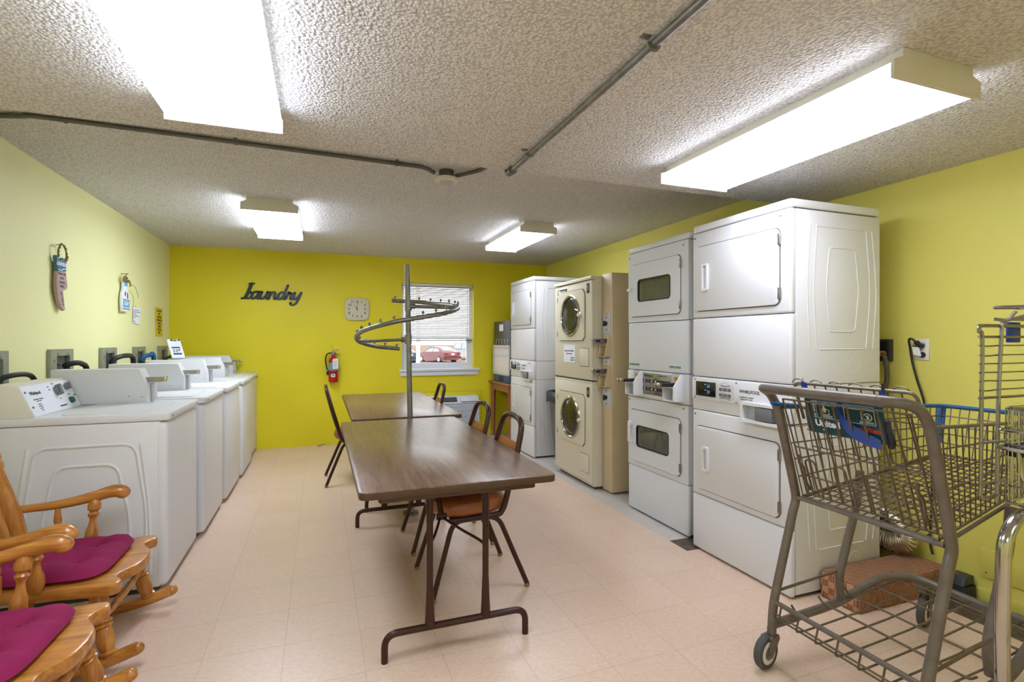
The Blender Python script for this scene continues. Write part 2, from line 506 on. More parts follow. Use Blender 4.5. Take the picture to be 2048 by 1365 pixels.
class MB:
    def __init__(self):
        self.bm = bmesh.new()
        self.mats = []
        self.mi = 0

    def use(self, m):
        m = M[m] if isinstance(m, str) else m
        if m not in self.mats:
            self.mats.append(m)
        self.mi = self.mats.index(m)
        return self

    def _face(self, vs):
        try:
            f = self.bm.faces.new(vs)
            f.material_index = self.mi
            return f
        except ValueError:
            return None

    def box(self, x0, x1, y0, y1, z0, z1, bev=0.0, seg=2):
        v = [self.bm.verts.new(p) for p in ((x0, y0, z0), (x1, y0, z0), (x1, y1, z0), (x0, y1, z0), (x0, y0, z1), (x1, y0, z1), (x1, y1, z1), (x0, y1, z1))]
        fs = [self._face([v[i] for i in q]) for q in ((3, 2, 1, 0), (4, 5, 6, 7), (0, 1, 5, 4), (1, 2, 6, 5), (2, 3, 7, 6), (3, 0, 4, 7))]
        if bev > 0:
            es = {e for f in fs for e in f.edges}
            r = bmesh.ops.bevel(self.bm, geom=list(es), offset=bev, segments=seg, affect='EDGES', profile=0.5)
            for f in r['faces']:
                f.material_index = self.mi
        return self

    def quad(self, a, b, c, d):
        self._face([self.bm.verts.new(p) for p in (a, b, c, d)])
        return self

    def prism(self, poly, axis, a, b, bev=0.0):
        """extrude 2-D polygon along axis from a to b. X: (y,z), Y: (x,z), Z: (x,y)"""
        def P(u, v, w):
            return {'X': (w, u, v), 'Y': (u, w, v), 'Z': (u, v, w)}[axis]
        A = [self.bm.verts.new(P(u, v, a)) for u, v in poly]
        B = [self.bm.verts.new(P(u, v, b)) for u, v in poly]
        n = len(poly)
        fs = [self._face(A[::-1]), self._face(B)]
        for i in range(n):
            fs.append(self._face([A[i], A[(i + 1) % n], B[(i + 1) % n], B[i]]))
        fs = [f for f in fs if f]
        bmesh.ops.recalc_face_normals(self.bm, faces=fs)
        if bev > 0:
            es = {e for f in fs[:2] for e in f.edges}
            r = bmesh.ops.bevel(self.bm, geom=list(es), offset=bev, segments=2, affect='EDGES', profile=0.5)
            for f in r['faces']:
                f.material_index = self.mi
        return self

    def ring_prism(self, outer, inner, axis, a, b):
        """frame: outer and inner polygons with the same number of points"""
        def P(u, v, w):
            return {'X': (w, u, v), 'Y': (u, w, v), 'Z': (u, v, w)}[axis]
        n = len(outer)
        R = [[self.bm.verts.new(P(u, v, w)) for u, v in pl] for pl, w in ((outer, a), (outer, b), (inner, b), (inner, a))]
        fs = []
        for k in range(4):
            A, B = R[k], R[(k + 1) % 4]
            for i in range(n):
                fs.append(self._face([A[i], A[(i + 1) % n], B[(i + 1) % n], B[i]]))
        bmesh.ops.recalc_face_normals(self.bm, faces=[f for f in fs if f])
        return self

    def tube(self, pts, r, n=10, closed=False, radii=None, cap=True, flat=None):
        """flat=(k) squashes the section to k along its second axis"""
        pts = [Vector(p) for p in pts]
        q = [pts[0]]
        rr = [radii[0]] if radii else None
        for i in range(1, len(pts)):
            if (pts[i] - q[-1]).length > 1e-6:
                q.append(pts[i])
                if radii:
                    rr.append(radii[i])
        pts, radii = q, rr
        L = len(pts)
        if L < 2:
            return self
        tan = []
        for i in range(L):
            if closed:
                d = pts[(i + 1) % L] - pts[i - 1]
            else:
                d = pts[min(i + 1, L - 1)] - pts[max(i - 1, 0)]
            tan.append(d.normalized())
        up = Vector((0, 0, 1)) if abs(tan[0].z) < 0.9 else Vector((1, 0, 0))
        u = tan[0].cross(up).normalized()
        rings = []
        for i in range(L):
            if i:
                ax = tan[i - 1].cross(tan[i])
                if ax.length > 1e-7:
                    u = Matrix.Rotation(tan[i - 1].angle(tan[i]), 3, ax.normalized()) @ u
            v = tan[i].cross(u).normalized()
            ri = radii[i] if radii else r
            kf = flat if flat else 1.0
            rings.append([self.bm.verts.new(pts[i] + (u * math.cos(2 * PI * k / n) + v * kf * math.sin(2 * PI * k / n)) * ri) for k in range(n)])
        for i in range(L if closed else L - 1):
            A, B = rings[i], rings[(i + 1) % L]
            for k in range(n):
                self._face([A[k], A[(k + 1) % n], B[(k + 1) % n], B[k]])
        if not closed and cap:
            self._face(rings[0][::-1])
            self._face(rings[-1])
        return self

    def rod(self, a, b, r, n=6):
        return self.tube([a, b], r, n)

    def cyl(self, a, b, r, n=20, r2=None):
        return self.tube([a, b], r, n, radii=[r, r if r2 is None else r2])

    def lathe(self, prof, p0, p1, n=20):
        """turned shape: prof = [(t, r)...], t in 0..1 from p0 to p1"""
        p0, p1 = Vector(p0), Vector(p1)
        d = (p1 - p0)
        ax = d.normalized()
        up = Vector((0, 0, 1)) if abs(ax.z) < 0.9 else Vector((1, 0, 0))
        u = ax.cross(up).normalized()
        v = ax.cross(u).normalized()
        rings = [[self.bm.verts.new(p0 + d * t + (u * math.cos(2 * PI * k / n) + v * math.sin(2 * PI * k / n)) * max(r, 1e-4)) for k in range(n)] for t, r in prof]
        for A, B in zip(rings, rings[1:]):
            for k in range(n):
                self._face([A[k], B[k], B[(k + 1) % n], A[(k + 1) % n]])
        self._face(rings[0])
        self._face(rings[-1][::-1])
        return self

    def ball(self, c, r, n=10, sz=(1, 1, 1)):
        ret = bmesh.ops.create_uvsphere(self.bm, u_segments=n, v_segments=max(6, n * 2 // 3), radius=r, matrix=Matrix.Translation(c) @ Matrix.Diagonal((*sz, 1)))
        for f in {f for v in ret['verts'] for f in v.link_faces}:
            f.material_index = self.mi
        return self

    def text(self, s, size, mtx, ext=0.0006, bold=0.0, align='CENTER', width=None):
        cu = bpy.data.curves.new('lettering', 'FONT')
        cu.body = s
        cu.size = size
        cu.extrude = ext
        cu.offset = bold
        cu.align_x = align
        cu.align_y = 'CENTER'
        cu.resolution_u = 3
        ob = bpy.data.objects.new('lettering', cu)
        COL.objects.link(ob)
        dg = bpy.context.evaluated_depsgraph_get()
        me = bpy.data.meshes.new_from_object(ob.evaluated_get(dg))
        if width and me.vertices:
            xs = [v.co.x for v in me.vertices]
            k = width / max(1e-6, max(xs) - min(xs))
            me.transform(Matrix.Diagonal((k, 1, 1, 1)))
        me.transform(mtx)
        n0 = len(self.bm.faces)
        self.bm.from_mesh(me)
        self.bm.faces.ensure_lookup_table()
        for f in self.bm.faces[n0:]:
            f.material_index = self.mi
        bpy.data.objects.remove(ob)
        bpy.data.curves.remove(cu)
        bpy.data.meshes.remove(me)
        return self

    def xf(self, mtx):
        bmesh.ops.transform(self.bm, matrix=mtx, verts=self.bm.verts)
        return self

    def build(self, name, m=None, parent=None, sharp=32, offset=True):
        me = bpy.data.meshes.new(name)
        if m is not None:
            m = M[m] if isinstance(m, str) else m
            if not self.mats:
                self.mats = [m]
        if parent is not None and offset:
            o = origin(parent)
            bmesh.ops.translate(self.bm, vec=-o, verts=self.bm.verts)
        self.bm.normal_update()
        self.bm.to_mesh(me)
        self.bm.free()
        for mm in self.mats:
            me.materials.append(mm)
        for p in me.polygons:
            p.use_smooth = True
        me.set_sharp_from_angle(angle=math.radians(sharp))
        ob = bpy.data.objects.new(name, me)
        COL.objects.link(ob)
        if parent is not None:
            ob.parent = parent
        return ob


def origin(o):
    v = Vector((0, 0, 0))
    while o is not None:
        v += o.location
        o = o.parent
    return v


def tag(o, label=None, cat=None, group=None, kind=None):
    if label:
        o['label'] = label
    if cat:
        o['category'] = cat
    if group:
        o['group'] = group
    if kind:
        o['kind'] = kind
    return o


def thing(name, label, cat, loc=(0, 0, 0), group=None):
    o = bpy.data.objects.new(name, None)
    COL.objects.link(o)
    o.empty_display_size = 0.1
    o.location = loc
    return tag(o, label, cat, group)


def copy_tree(o, parent=None):
    c = o.copy()
    COL.objects.link(c)
    c.parent = parent
    for ch in [x for x in bpy.data.objects if x.parent == o]:
        copy_tree(ch, c)
    return c


def struct(mb, name, m=None, parent=None):
    o = mb.build(name, m, parent)
    o['kind'] = 'structure'
    return o


# facing matrices for lettering: text x -> right, y -> up, z -> out of the surface
def face_negx(x, y, z):      # on a face looking towards -X (right hand machines)
    return Matrix(((0, 0, -1, x), (-1, 0, 0, y), (0, 1, 0, z), (0, 0, 0, 1)))


def face_negy(x, y, z):      # on the back wall, looking towards -Y
    return Matrix(((1, 0, 0, x), (0, 0, -1, y), (0, 1, 0, z), (0, 0, 0, 1)))


def face_posx(x, y, z):      # on the left wall, looking towards +X
    return Matrix(((0, 0, 1, x), (1, 0, 0, y), (0, 1, 0, z), (0, 0, 0, 1)))


# ------------------------------------------------------------------ room shell
XL, XR, YB, YF, H1, H2, YS = -1.656, 3.175, 7.08, -2.9, 2.4675, 2.2708, 2.654
T = 0.14


def room():
    b = MB().use('tile')
    def q(x0, x1, y0, y1):
        b.quad((x0, y0, 0), (x1, y0, 0), (x1, y1, 0), (x0, y1, 0))
    SX = 2.195
    q(XL - T, SX, YF - T, YB + T)
    q(SX, XR + T, YF - T, 1.28)
    q(SX, 2.93, 1.28, 1.90)
    q(SX, XR + T, 1.90, 2.70)
    b.use('tar')
    q(2.93, XR + T, 1.28, 1.90)
    q(SX, XR + T, 2.70, 2.88)
    b.use('tile_old')
    q(SX, XR + T, 2.88, YB + T)
    b.use('tar')
    b.box(XL - T, XR + T, YF - T, YB + T, -0.2, -0.01)
    struct(b, 'floor')

    b = MB().use('ceiling')
    b.box(XL - T, XR + T, YF - T, YS, H2, H1 + 0.2)
    b.box(XL - T, XR + T, YS, YB + T, H1, H1 + 0.2)
    struct(b, 'ceiling')
    struct(MB().box(XL - T, XL, YF, YB, -0.1, H1 + 0.1), 'wall_left', 'paint')
    struct(MB().box(XR, XR + T, YF, YB, -0.1, H1 + 0.1), 'wall_right', 'paint_right')
    struct(MB().box(XL - T, XR + T, YF - T, YF, -0.1, H1 + 0.1), 'wall_front', 'paint')
    # back wall with the window hole
    wx0, wx1, wz0, wz1 = 1.036, 2.048, 0.955, 2.133
    b = MB().use('accent')
    Z0, Z1, Y0, Y1 = -0.1, H1 + 0.1, YB, YB + T
    b.box(XL - T, wx0, Y0, Y1, Z0, Z1)
    b.box(wx1, XR + T, Y0, Y1, Z0, Z1)
    b.box(wx0, wx1, Y0, Y1, Z0, wz0)
    b.box(wx0, wx1, Y0, Y1, wz1, Z1)
    struct(b, 'wall_back')
    # painted plate seam where an old sleeve was closed beside the heater
    b = MB().use('accent').box(1.20, 2.165, YB - 0.006, YB, 0.06, 0.632, 0.002)
    b.use('seam').box(1.20, 2.165, YB - 0.0065, YB - 0.005, 0.631, 0.633).box(2.164, 2.166, YB - 0.0065, YB - 0.005, 0.06, 0.633)
    struct(b, 'trim_1')
    struct(MB().box(2.10, XR, YB - 0.012, YB, 0.0, 0.085, 0.003), 'baseboard_back', 'accent')
    b = MB().use('paint_right').box(XR - 0.012, XR, YF, 2.0, 0.0, 0.075, 0.003)
    b.use('seam').box(XR - 0.013, XR, YF, 2.0, 0.0, 0.006)
    struct(b, 'baseboard_right')
    b = MB().use('paint_right').box(XR - 0.008, XR, 1.15, 1.645, 0.14, 0.285, 0.003)
    b.use('seam')
    for y in (1.62, 1.4):
        b.cyl((XR - 0.0095, y, 0.165), (XR - 0.007, y, 0.165), 0.004, 10)
    struct(b, 'trim_2')

    # window
    w = thing('window_1', None, None, ((wx0 + wx1) / 2, YB, wz0))
    w['kind'] = 'structure'
    b = MB().use('window_white')
    yo, yi = YB + 0.115, YB + 0.065
    cx, cz = (wx0 + wx1) / 2, (wz0 + wz1) / 2
    b.ring_prism(rrect(wx1 - wx0, wz1 - wz0, 0.002, 1, cx, cz), rrect(wx1 - wx0 - 0.05, wz1 - wz0 - 0.05, 0.002, 1, cx, cz), 'Y', yi, yo)
    struct(b, 'window_frame', None, w)
    b = MB().use('window_white')
    b.ring_prism(rrect(wx1 - wx0 - 0.05, 0.42, 0.002, 1, cx, wz0 + 0.235), rrect(wx1 - wx0 - 0.17, 0.33, 0.002, 1, cx, wz0 + 0.245), 'Y', yi + 0.01, yo - 0.01)
    b.ring_prism(rrect(wx1 - wx0 - 0.05, 0.72, 0.002, 1, cx, wz1 - 0.385), rrect(wx1 - wx0 - 0.08, 0.69, 0.002, 1, cx, wz1 - 0.385), 'Y', yi + 0.02, yo - 0.005)
    struct(b, 'window_sash', None, w)
    struct(MB().box(wx0 + 0.035, wx1 - 0.035, yi + 0.024, yi + 0.028, wz0 + 0.06, wz1 - 0.035), 'window_pane', 'glass', w)
    b = MB().use('window_white').prism([(YB + 0.07, 0.93), (YB - 0.055, 0.93), (YB - 0.055, 0.955), (YB + 0.07, 0.957)], 'X', 0.998, 2.12, 0.004)
    b.prism([(1.015, 0.865), (2.098, 0.865), (2.115, 0.93), (1.0, 0.93)], 'Y', YB - 0.03, YB, 0.003)
    struct(b, 'window_sill', None, w)

    # blind
    bl = thing('window_blind', 'white horizontal slat blind lowered over the upper two thirds of the window', 'blind', (cx, YB + 0.03, wz1))
    MB().box(wx0 + 0.012, wx1 - 0.012, YB + 0.012, YB + 0.046, wz1 - 0.035, wz1 - 0.002, 0.003).build('headrail', 'slat', bl)
    b = MB()
    z = wz1 - 0.045
    while z > 1.37:
        dz = 0.0095
        v = []
        for k in range(4):
            t = k / 3
            v.append((YB + 0.018 + 0.023 * t, z - dz + 2 * dz * t + 0.0025 * math.sin(PI * t)))
        poly = v + [(y, zz - 0.0009) for y, zz in v[::-1]]
        b.prism(poly, 'X', wx0 + 0.014, wx1 - 0.016)
        z -= 0.0228
    b.build('slats', 'slat', bl)
    MB().box(wx0 + 0.014, wx1 - 0.016, YB + 0.016, YB + 0.042, 1.338, 1.352, 0.003).build('bottom_rail', 'grey', bl)
    b = MB()
    for x in (wx0 + 0.16, cx, wx1 - 0.16):
        b.rod((x, YB + 0.015, wz1 - 0.03), (x, YB + 0.015, 1.345), 0.0012, 5)
        b.rod((x, YB + 0.044, wz1 - 0.03), (x, YB + 0.044, 1.345), 0.0012, 5)
    b.build('ladder_cords', 'lgrey', bl)
    MB().rod((wx1 - 0.09, YB + 0.008, wz1 - 0.04), (wx1 - 0.095, YB + 0.008, wz1 - 0.75), 0.003, 6).build('tilt_wand', 'lgrey', bl)


room()


# ------------------------------------------------------------------ ceiling lamps and conduits
def lamp(x, y0, y1, zc, w, m, label):
    t = thing('ceiling_light', label, 'light', (x, (y0 + y1) / 2, zc), 'wraparound ceiling lights')
    h = 0.10
    wt = w * 0.8
    hp = [(x - wt / 2, zc), (x - wt / 2, zc - 0.035), (x - w / 2 + 0.004, zc - 0.05), (x + w / 2 - 0.004, zc - 0.05), (x + wt / 2, zc - 0.035), (x + wt / 2, zc)]
    MB().prism(hp, 'Y', y0 + 0.012, y1 - 0.012).build('housing', 'offwhite', t)
    lp = [(x - w / 2, zc - 0.051), (x - w / 2 + 0.006, zc - 0.090), (x - w / 2 + 0.03, zc - h), (x + w / 2 - 0.03, zc - h), (x + w / 2 - 0.006, zc - 0.090), (x + w / 2, zc - 0.051)]
    MB().prism(lp, 'Y', y0 + 0.012, y1 - 0.012).build('diffuser', m, t)
    ep = [(x - wt / 2 - 0.004, zc), (x - wt / 2 - 0.004, zc - 0.028), (x - w / 2 - 0.004, zc - 0.045), (x - w / 2 - 0.004, zc - h - 0.002), (x + w / 2 + 0.004, zc - h - 0.002), (x + w / 2 + 0.004, zc - 0.045), (x + wt / 2 + 0.004, zc - 0.028), (x + wt / 2 + 0.004, zc)]
    for a, b in ((y0, y0 + 0.012), (y1 - 0.012, y1)):
        MB().prism(ep, 'Y', a, b, 0.002).build('end_cap', 'offwhite', t)


lamp(-0.343, 1.05, 2.27, H2, 0.40, M['lamp_cool'], 'ceiling light with wide glowing diffuser, cut by the picture edge above the washing machines')
lamp(1.905, 1.10, 2.29, H2, 0.43, M['lamp_warm'], 'large ceiling light with its grey end cap showing, above the shopping cart')
lamp(-0.372, 4.49, 5.71, H1, 0.41, M['lamp_far'], 'square-looking ceiling light near the back wall above the black wall sign')
lamp(1.945, 4.50, 5.60, H1, 0.37, M['lamp_warm'], 'small ceiling light near the back wall on the tall dryers side of the room')

lamp(-0.343, -2.35, -1.13, H2, 0.40, M['lamp_fill'], 'added unseen fill light behind the viewpoint, on the washing machine side')  # added pair out of view, brightens surfaces that face the camera
lamp(1.905, -2.35, -1.13, H2, 0.43, M['lamp_fill'], 'added unseen fill light behind the viewpoint, on the shopping cart side')


def conduits():
    t = thing('electrical_conduit', 'long grey conduit pipe strapped across the ceiling to the round sensor', 'conduit', (0, 3.25, H1))
    z = H1 - 0.016
    p = smooth_path([(XL + 0.002, 3.36, z), (-1.52, 3.285, z), (-1.38, 3.235, z), (-1.26, 3.215, z), (-0.445, 3.245, z), (0.468, 3.285, z), (0.62, 3.30, z), (0.70, 3.34, z - 0.012)], 6)
    MB().tube(p, 0.0125, 12).build('pipe', 'conduit', t)
    p = smooth_path([(0.845, 3.36, z - 0.012), (0.92, 3.31, z), (0.985, 3.20, z), (1.0, 3.02, z), (1.0, 2.72, z), (1.0, YS + 0.002, z)], 6)
    MB().tube(p, 0.0125, 12).build('bent_pipe', 'conduit', t)
    for x, y in ((-1.20, 3.217), (-0.44, 3.245), (0.45, 3.284)):
        b = MB().box(x - 0.009, x + 0.009, y - 0.032, y - 0.011, z + 0.013, z + 0.016)
        b.tube([(x, y + 0.0145 * math.cos(a), z + 0.0145 * math.sin(a)) for a in [math.radians(k) for k in range(-190, 15, 15)]], 0.003, 6, flat=2.5)
        b.build('pipe_strap', 'conduit', t)
    s = thing('motion_sensor', 'round ivory motion sensor hanging from the ceiling at the end of the conduit', 'sensor', (0.785, 3.36, H1))
    b = MB().lathe([(0, 0.05), (0.9, 0.05), (1, 0.046)], (0.785, 3.36, H1), (0.785, 3.36, H1 - 0.052), 24)
    b.build('junction_box', 'conduit', s)
    b = MB().lathe([(0, 0.078), (0.3, 0.083), (0.7, 0.08), (1, 0.055)], (0.785, 3.36, H1 - 0.05), (0.785, 3.36, H1 - 0.075), 32)
    b.build('sensor_ring', 'offwhite', s)
    b = MB().lathe([(0, 0.05), (0.6, 0.045), (1, 0.015)], (0.785, 3.36, H1 - 0.074), (0.785, 3.36, H1 - 0.088), 24)
    b.build('sensor_lens', 'lgrey', s)
    t = thing('electrical_conduit', 'straight silver conduit pipe running along the lower ceiling towards the camera', 'conduit', (0.96, 1.5, H2))
    z = H2 - 0.019
    MB().cyl((0.962, 2.60, z), (0.958, -0.4, z), 0.0135, 14).build('pipe', 'galv', t)
    b = MB().tube(smooth_path([(0.962, 2.585, z), (0.962, 2.625, z), (0.962, 2.642, z + 0.008), (0.962, 2.646, H2 - 0.002)], 5), 0.021, 14)
    b.cyl((0.962, 2.575, z), (0.962, 2.595, z), 0.0235, 14)
    b.build('elbow_fitting', 'conduit', t)
    for y in (2.33, 1.335, 0.4):
        b = MB().box(0.915, 0.946, y - 0.011, y + 0.011, H2 - 0.004, H2)
        b.tube([(0.96 + 0.0165 * math.cos(a), y, z + 0.0165 * math.sin(a)) for a in [math.radians(k) for k in range(-190, 15, 15)]], 0.004, 6, flat=2.2)
        b.cyl((0.926, y, H2 - 0.008), (0.926, y, H2 - 0.003), 0.005, 8)
        b.build('pipe_strap', 'galv', t)


conduits()


# ------------------------------------------------------------------ washing machines
def washer():
    xf, xb, y0, y1 = -0.765, -1.515, 3.235, 3.945
    t = thing('washing_machine', 'x', 'washing machine', ((xf + xb) / 2, (y0 + y1) / 2, 0), 'white top loading washers along the side wall')
    b = MB().use('white').box(xb, xf - 0.035, y0, y1, 0.03, 0.912, 0.006)
    # pressed ribs in the side sheet
    yy = y0 + 0.0065
    def rib(pts, r=0.0125, closed=False):
        b.tube([(x, yy, z) for x, z in pts], r, 8, closed=closed, flat=None)
    def loop(x0, x1, x2, x3, z0, z1):
        pts = []
        for u, v in ((x0, z0), ((x0 * .55 + x2 * .45) - 0.02, (z0 + z1) / 2), (x2, z1), (x3, z1), ((x1 * .55 + x3 * .45) + 0.02, (z0 + z1) / 2), (x1, z0)):
            pts.append(Vector((u, v, 0)))
        return [(p.x, p.y) for p in round_path(pts, 0.06, 6)]
    rib(loop(-1.31, -0.93, -1.25, -0.99, 0.16, 0.70))
    rib(loop(-1.38, -0.86, -1.33, -0.91, 0.10, 0.80))
    rib([(p.x, p.y) for p in smooth_path([Vector((-0.845, 0.10, 0)), Vector((-0.85, 0.45, 0)), Vector((-0.885, 0.80, 0))], 8)])
    rib([(p.x, p.y) for p in smooth_path([Vector((-1.40, 0.10, 0)), Vector((-1.40, 0.45, 0)), Vector((-1.36, 0.80, 0))], 8)])
    b.use('seam').box(xb + 0.03, xf - 0.05, y0 + 0.02, y1 - 0.02, 0.0, 0.03)
    b.build('cabinet', None, t)
    MB().box(xf - 0.07, xf, y0 - 0.0005, y1 + 0.0005, 0.028, 0.908, 0.026, 4).build('front_panel', 'white', t)
    b = MB().use('white').prism([(x, y) for x, y in rrect(xf - xb + 0.012, y1 - y0 + 0.008, 0.03, 4, (xf + xb) / 2 + 0.004, (y0 + y1) / 2)], 'Z', 0.914, 0.955, 0.007)
    b.use('grey')
    for y in (y0 + 0.06, y1 - 0.06):
        b.cyl((xf + 0.009, y, 0.934), (xf + 0.0125, y, 0.934), 0.006, 10)
    b.build('top_deck', None, t)
    MB().prism(rrect(0.40, 0.50, 0.03, 4, -1.05, y0 + 0.30), 'Z', 0.954, 0.962, 0.003).build('lid', 'white', t)
    # slanted console
    pf = [(xb + 0.005, 0.955), (-1.335, 0.955), (-1.405, 1.113), (-1.43, 1.122), (xb + 0.005, 1.122)]
    ca, cb = y0 + 0.015, y1 - 0.165
    con = MB().prism(pf, 'Y', ca, cb, 0.004).build('console', 'offwhite', t)
    Xa = Vector((0, 1, 0))
    Ya = Vector((-0.07, 0, 0.158)).normalized()
    Za = Xa.cross(Ya).normalized()
    def on(u, v, w=0.0):
        """u along the console from its near end, v up the slope (0..1)"""
        p = Vector((-1.335, ca, 0.955)).lerp(Vector((-1.405, ca, 1.113)), v) + Xa * u + Za * w
        return Matrix(((Xa.x, Ya.x, Za.x, p.x), (Xa.y, Ya.y, Za.y, p.y), (Xa.z, Ya.z, Za.z, p.z), (0, 0, 0, 1)))
    wd = cb - ca
    pl = MB().use('paper').prism([(0.004, 0.004), (wd - 0.004, 0.004), (wd - 0.004, 0.168), (0.004, 0.168)], 'Z', 0.0, 0.003).xf(on(0, 0))
    cp = pl.build('control_panel', None, con)
    # five little lamps in a row
    lm = MB().use('ink')
    for k in range(5):
        lm.ball(on(0.30 + 0.016 * k, 0.155, 0.003) @ Vector((0, 0, 0)), 0.0045, 8)
    b = MB().use('ink')
    b.text('Whirlpool', 0.026, on(0.115, 0.72, 0.0033), bold=0.0006)
    b.use('ink_grey')
    for s, z, u, v in (('COMMERCIAL WASHER', .0095, .115, .52), ('HEAVY DUTY', .008, .115, .46), ('NORMAL', .0075, .105, .36), ('PERM PRESS', .0075, .105, .295), ('DELICATE', .0075, .105, .23), ('RINSE', .0075, .105, .165), ('WARM', .008, .33, .92), ('HOT', .008, .27, .84), ('COLD', .008, .27, .74), ('CYCLE', .008, .34, .40), ('LOAD', .009, .455, .48), ('START', .009, .465, .2)):
        b.text(s, z, on(u, v, 0.0033))
    b.build('lettering', None, cp)
    lm.build('indicator_lamps', None, cp)
    def knob(u, v, r, m, name, point=True):
        k = MB().lathe([(0, r), (0.7, r * 0.92), (1, r * 0.8)], (0, 0, 0), (0, 0, 0.018), 20)
        if point:
            k.prism([(-r * 0.5, -r * 0.9), (r * 0.5, -r * 0.9), (r * 0.28, r * 1.35), (-r * 0.28, r * 1.35)], 'Z', 0.0, 0.03, 0.003)
        k.xf(on(u, v, 0.003) @ Matrix.Rotation(-0.5, 4, 'Z')).build(name, m, con)
    knob(0.335, 0.66, 0.026, 'grey', 'cycle_knob')
    knob(0.455, 0.74, 0.017, 'grey', 'load_knob')
    knob(0.44, 0.27, 0.019, 'green', 'start_button', False)
    sc = MB().use('grey')
    for u, v in ((0.025, 0.78), (0.025, 0.30), (wd - 0.018, 0.86), (wd - 0.018, 0.42)):
        p = on(u, v, 0.004) @ Vector((0, 0, 0))
        sc.ball(p, 0.006, 8)
    sc.build('screws', None, con)
    # meter case
    m0, m1 = y1 - 0.155, y1 - 0.03
    cs = MB().use('white2').prism([(xb + 0.03, 0.958), (-1.005, 0.958), (-1.005, 1.065), (-1.047, 1.168), (xb + 0.03, 1.168)], 'Y', m0, m1, 0.003).build('coin_box', None, t)
    MB().box(-1.004, -0.985, m0 + 0.075, m1 + 0.012, 0.965, 1.075, 0.003).build('coin_box_front', 'lgrey', cs)
    b = MB().use('steel').prism([(0.01, -0.016), (0.05, -0.016), (0.05, 0.014), (0.01, 0.014)], 'X', -1.04, -0.925, 0.004)
    b.xf(Matrix.Translation((0, m0 + 0.035, 1.098)))
    b.use('chrome').box(-0.932, -0.914, m0 + 0.042, m0 + 0.088, 1.08, 1.114, 0.003)
    b.build('coin_slide', None, cs)
    b = MB().use('ink').cyl((-1.10, m0 - 0.0006, 1.0), (-1.10, m0 + 0.002, 1.0), 0.003, 8).cyl((-1.03, m0 - 0.0006, 0.995), (-1.03, m0 + 0.002, 0.995), 0.003, 8)
    b.build('screws', None, cs)
    return t


W0 = washer()
wl = ['white washing machine nearest the camera, its side beside the rocking chair',
      'second white washing machine counted from the rocking chairs',
      'middle white washing machine of the row of five',
      'fourth white washing machine, under the white clipboard',
      'last white washing machine, touching the bright yellow back wall']
WB = W0.location.copy()
for i, (dy, dx) in enumerate(((0.0, 0.0), (0.805, 0.026), (1.595, 0.044), (2.39, 0.06), (3.125, 0.034))):
    o = W0 if i == 0 else copy_tree(W0)
    o.location = WB + Vector((dx, dy, 0))
    o['label'] = wl[i]


# ------------------------------------------------------------------ stacked dryers
def handle_negx(t, xf, y, z, h):
    b = MB().use('white')
    b.ring_prism(rrect(0.052, h, 0.012, 4, y, z), rrect(0.030, h - 0.03, 0.008, 4, y, z), 'X', xf - 0.014, xf + 0.002)
    b.use('lgrey').prism(rrect(0.032, h - 0.028, 0.008, 4, y, z), 'X', xf - 0.004, xf - 0.002)
    return b.build('handle', None, t)


def screw_negx(b, x, y, z, r=0.006):
    b.cyl((x - 0.003, y, z), (x + 0.002, y, z), r, 10)


def dryer_body(t, xf, y0, y1, m):
    xb = xf + 0.665
    b = MB().use(m).box(xf + 0.036, xb, y0, y1, 0.02, 2.03, 0.005)
    b.use('seam').box(xf + 0.05, xb - 0.03, y0 + 0.02, y1 - 0.02, 0.0, 0.02)
    b.use(m)
    yy = y0 + 0.0022
    def rib(pts, r=0.005, closed=False):
        b.tube([(x, yy, z) for x, z in pts], r, 8, closed=closed)
    def sm(*pts):
        return [(p.x, p.y) for p in smooth_path([Vector((u, v, 0)) for u, v in pts], 7)]
    X = lambda k: xf + k * 0.665
    for zb in (1.12, 0.06):
        Z = lambda k: zb + k * 0.9
        rib([(p.x, p.y) for p in round_path([Vector(v).to_3d() for v in ((X(.42), Z(.30)), (X(.375), Z(.55)), (X(.41), Z(.80)), (X(.70), Z(.80)), (X(.745), Z(.55)), (X(.70), Z(.30)))] + [Vector((X(.42), Z(.30), 0))], 0.03, 4)], 0.005)
        rib(sm((X(.27), Z(.20)), (X(.24), Z(.55)), (X(.27), Z(.90)), (X(.27), Z(.92))))
        rib(sm((X(.20), Z(.20)), (X(.17), Z(.55)), (X(.20), Z(.92))))
        rib(sm((X(.83), Z(.20)), (X(.875), Z(.55)), (X(.83), Z(.92))))
        rib(sm((X(.91), Z(.20)), (X(.95), Z(.55)), (X(.90), Z(.92))))
        rib([(X(.27), Z(.92)), (X(.80), Z(.92))])
        rib([(X(.30), Z(.195)), (X(.80), Z(.195))])
        rib([(X(.70) + 0.045 * math.cos(a), Z(.095) + 0.045 * math.sin(a)) for a in [2 * PI * k / 28 for k in range(28)]], 0.003, True)
    b.use('seam').box(xf + 0.037, xb, y0 - 0.0008, y0 + 0.001, 1.108, 1.112).box(xf + 0.037, xb, y1 - 0.001, y1 + 0.0008, 1.108, 1.112)
    b.box(xf + 0.037, xb, y0 - 0.0008, y0 + 0.001, 0.896, 0.899)
    b.build('cabinet', None, t)
    b = MB().use(m).prism([(x, y) for x, y in rrect(xb - xf + 0.004, y1 - y0 + 0.006, 0.025, 4, (xb + xf) / 2, (y0 + y1) / 2)], 'Z', 2.036, 2.08, 0.008)
    b.use('seam').box(xf + 0.03, xb - 0.02, y0 + 0.01, y1 - 0.01, 2.02, 2.037)
    b.build('top_lid', None, t)
    return xb


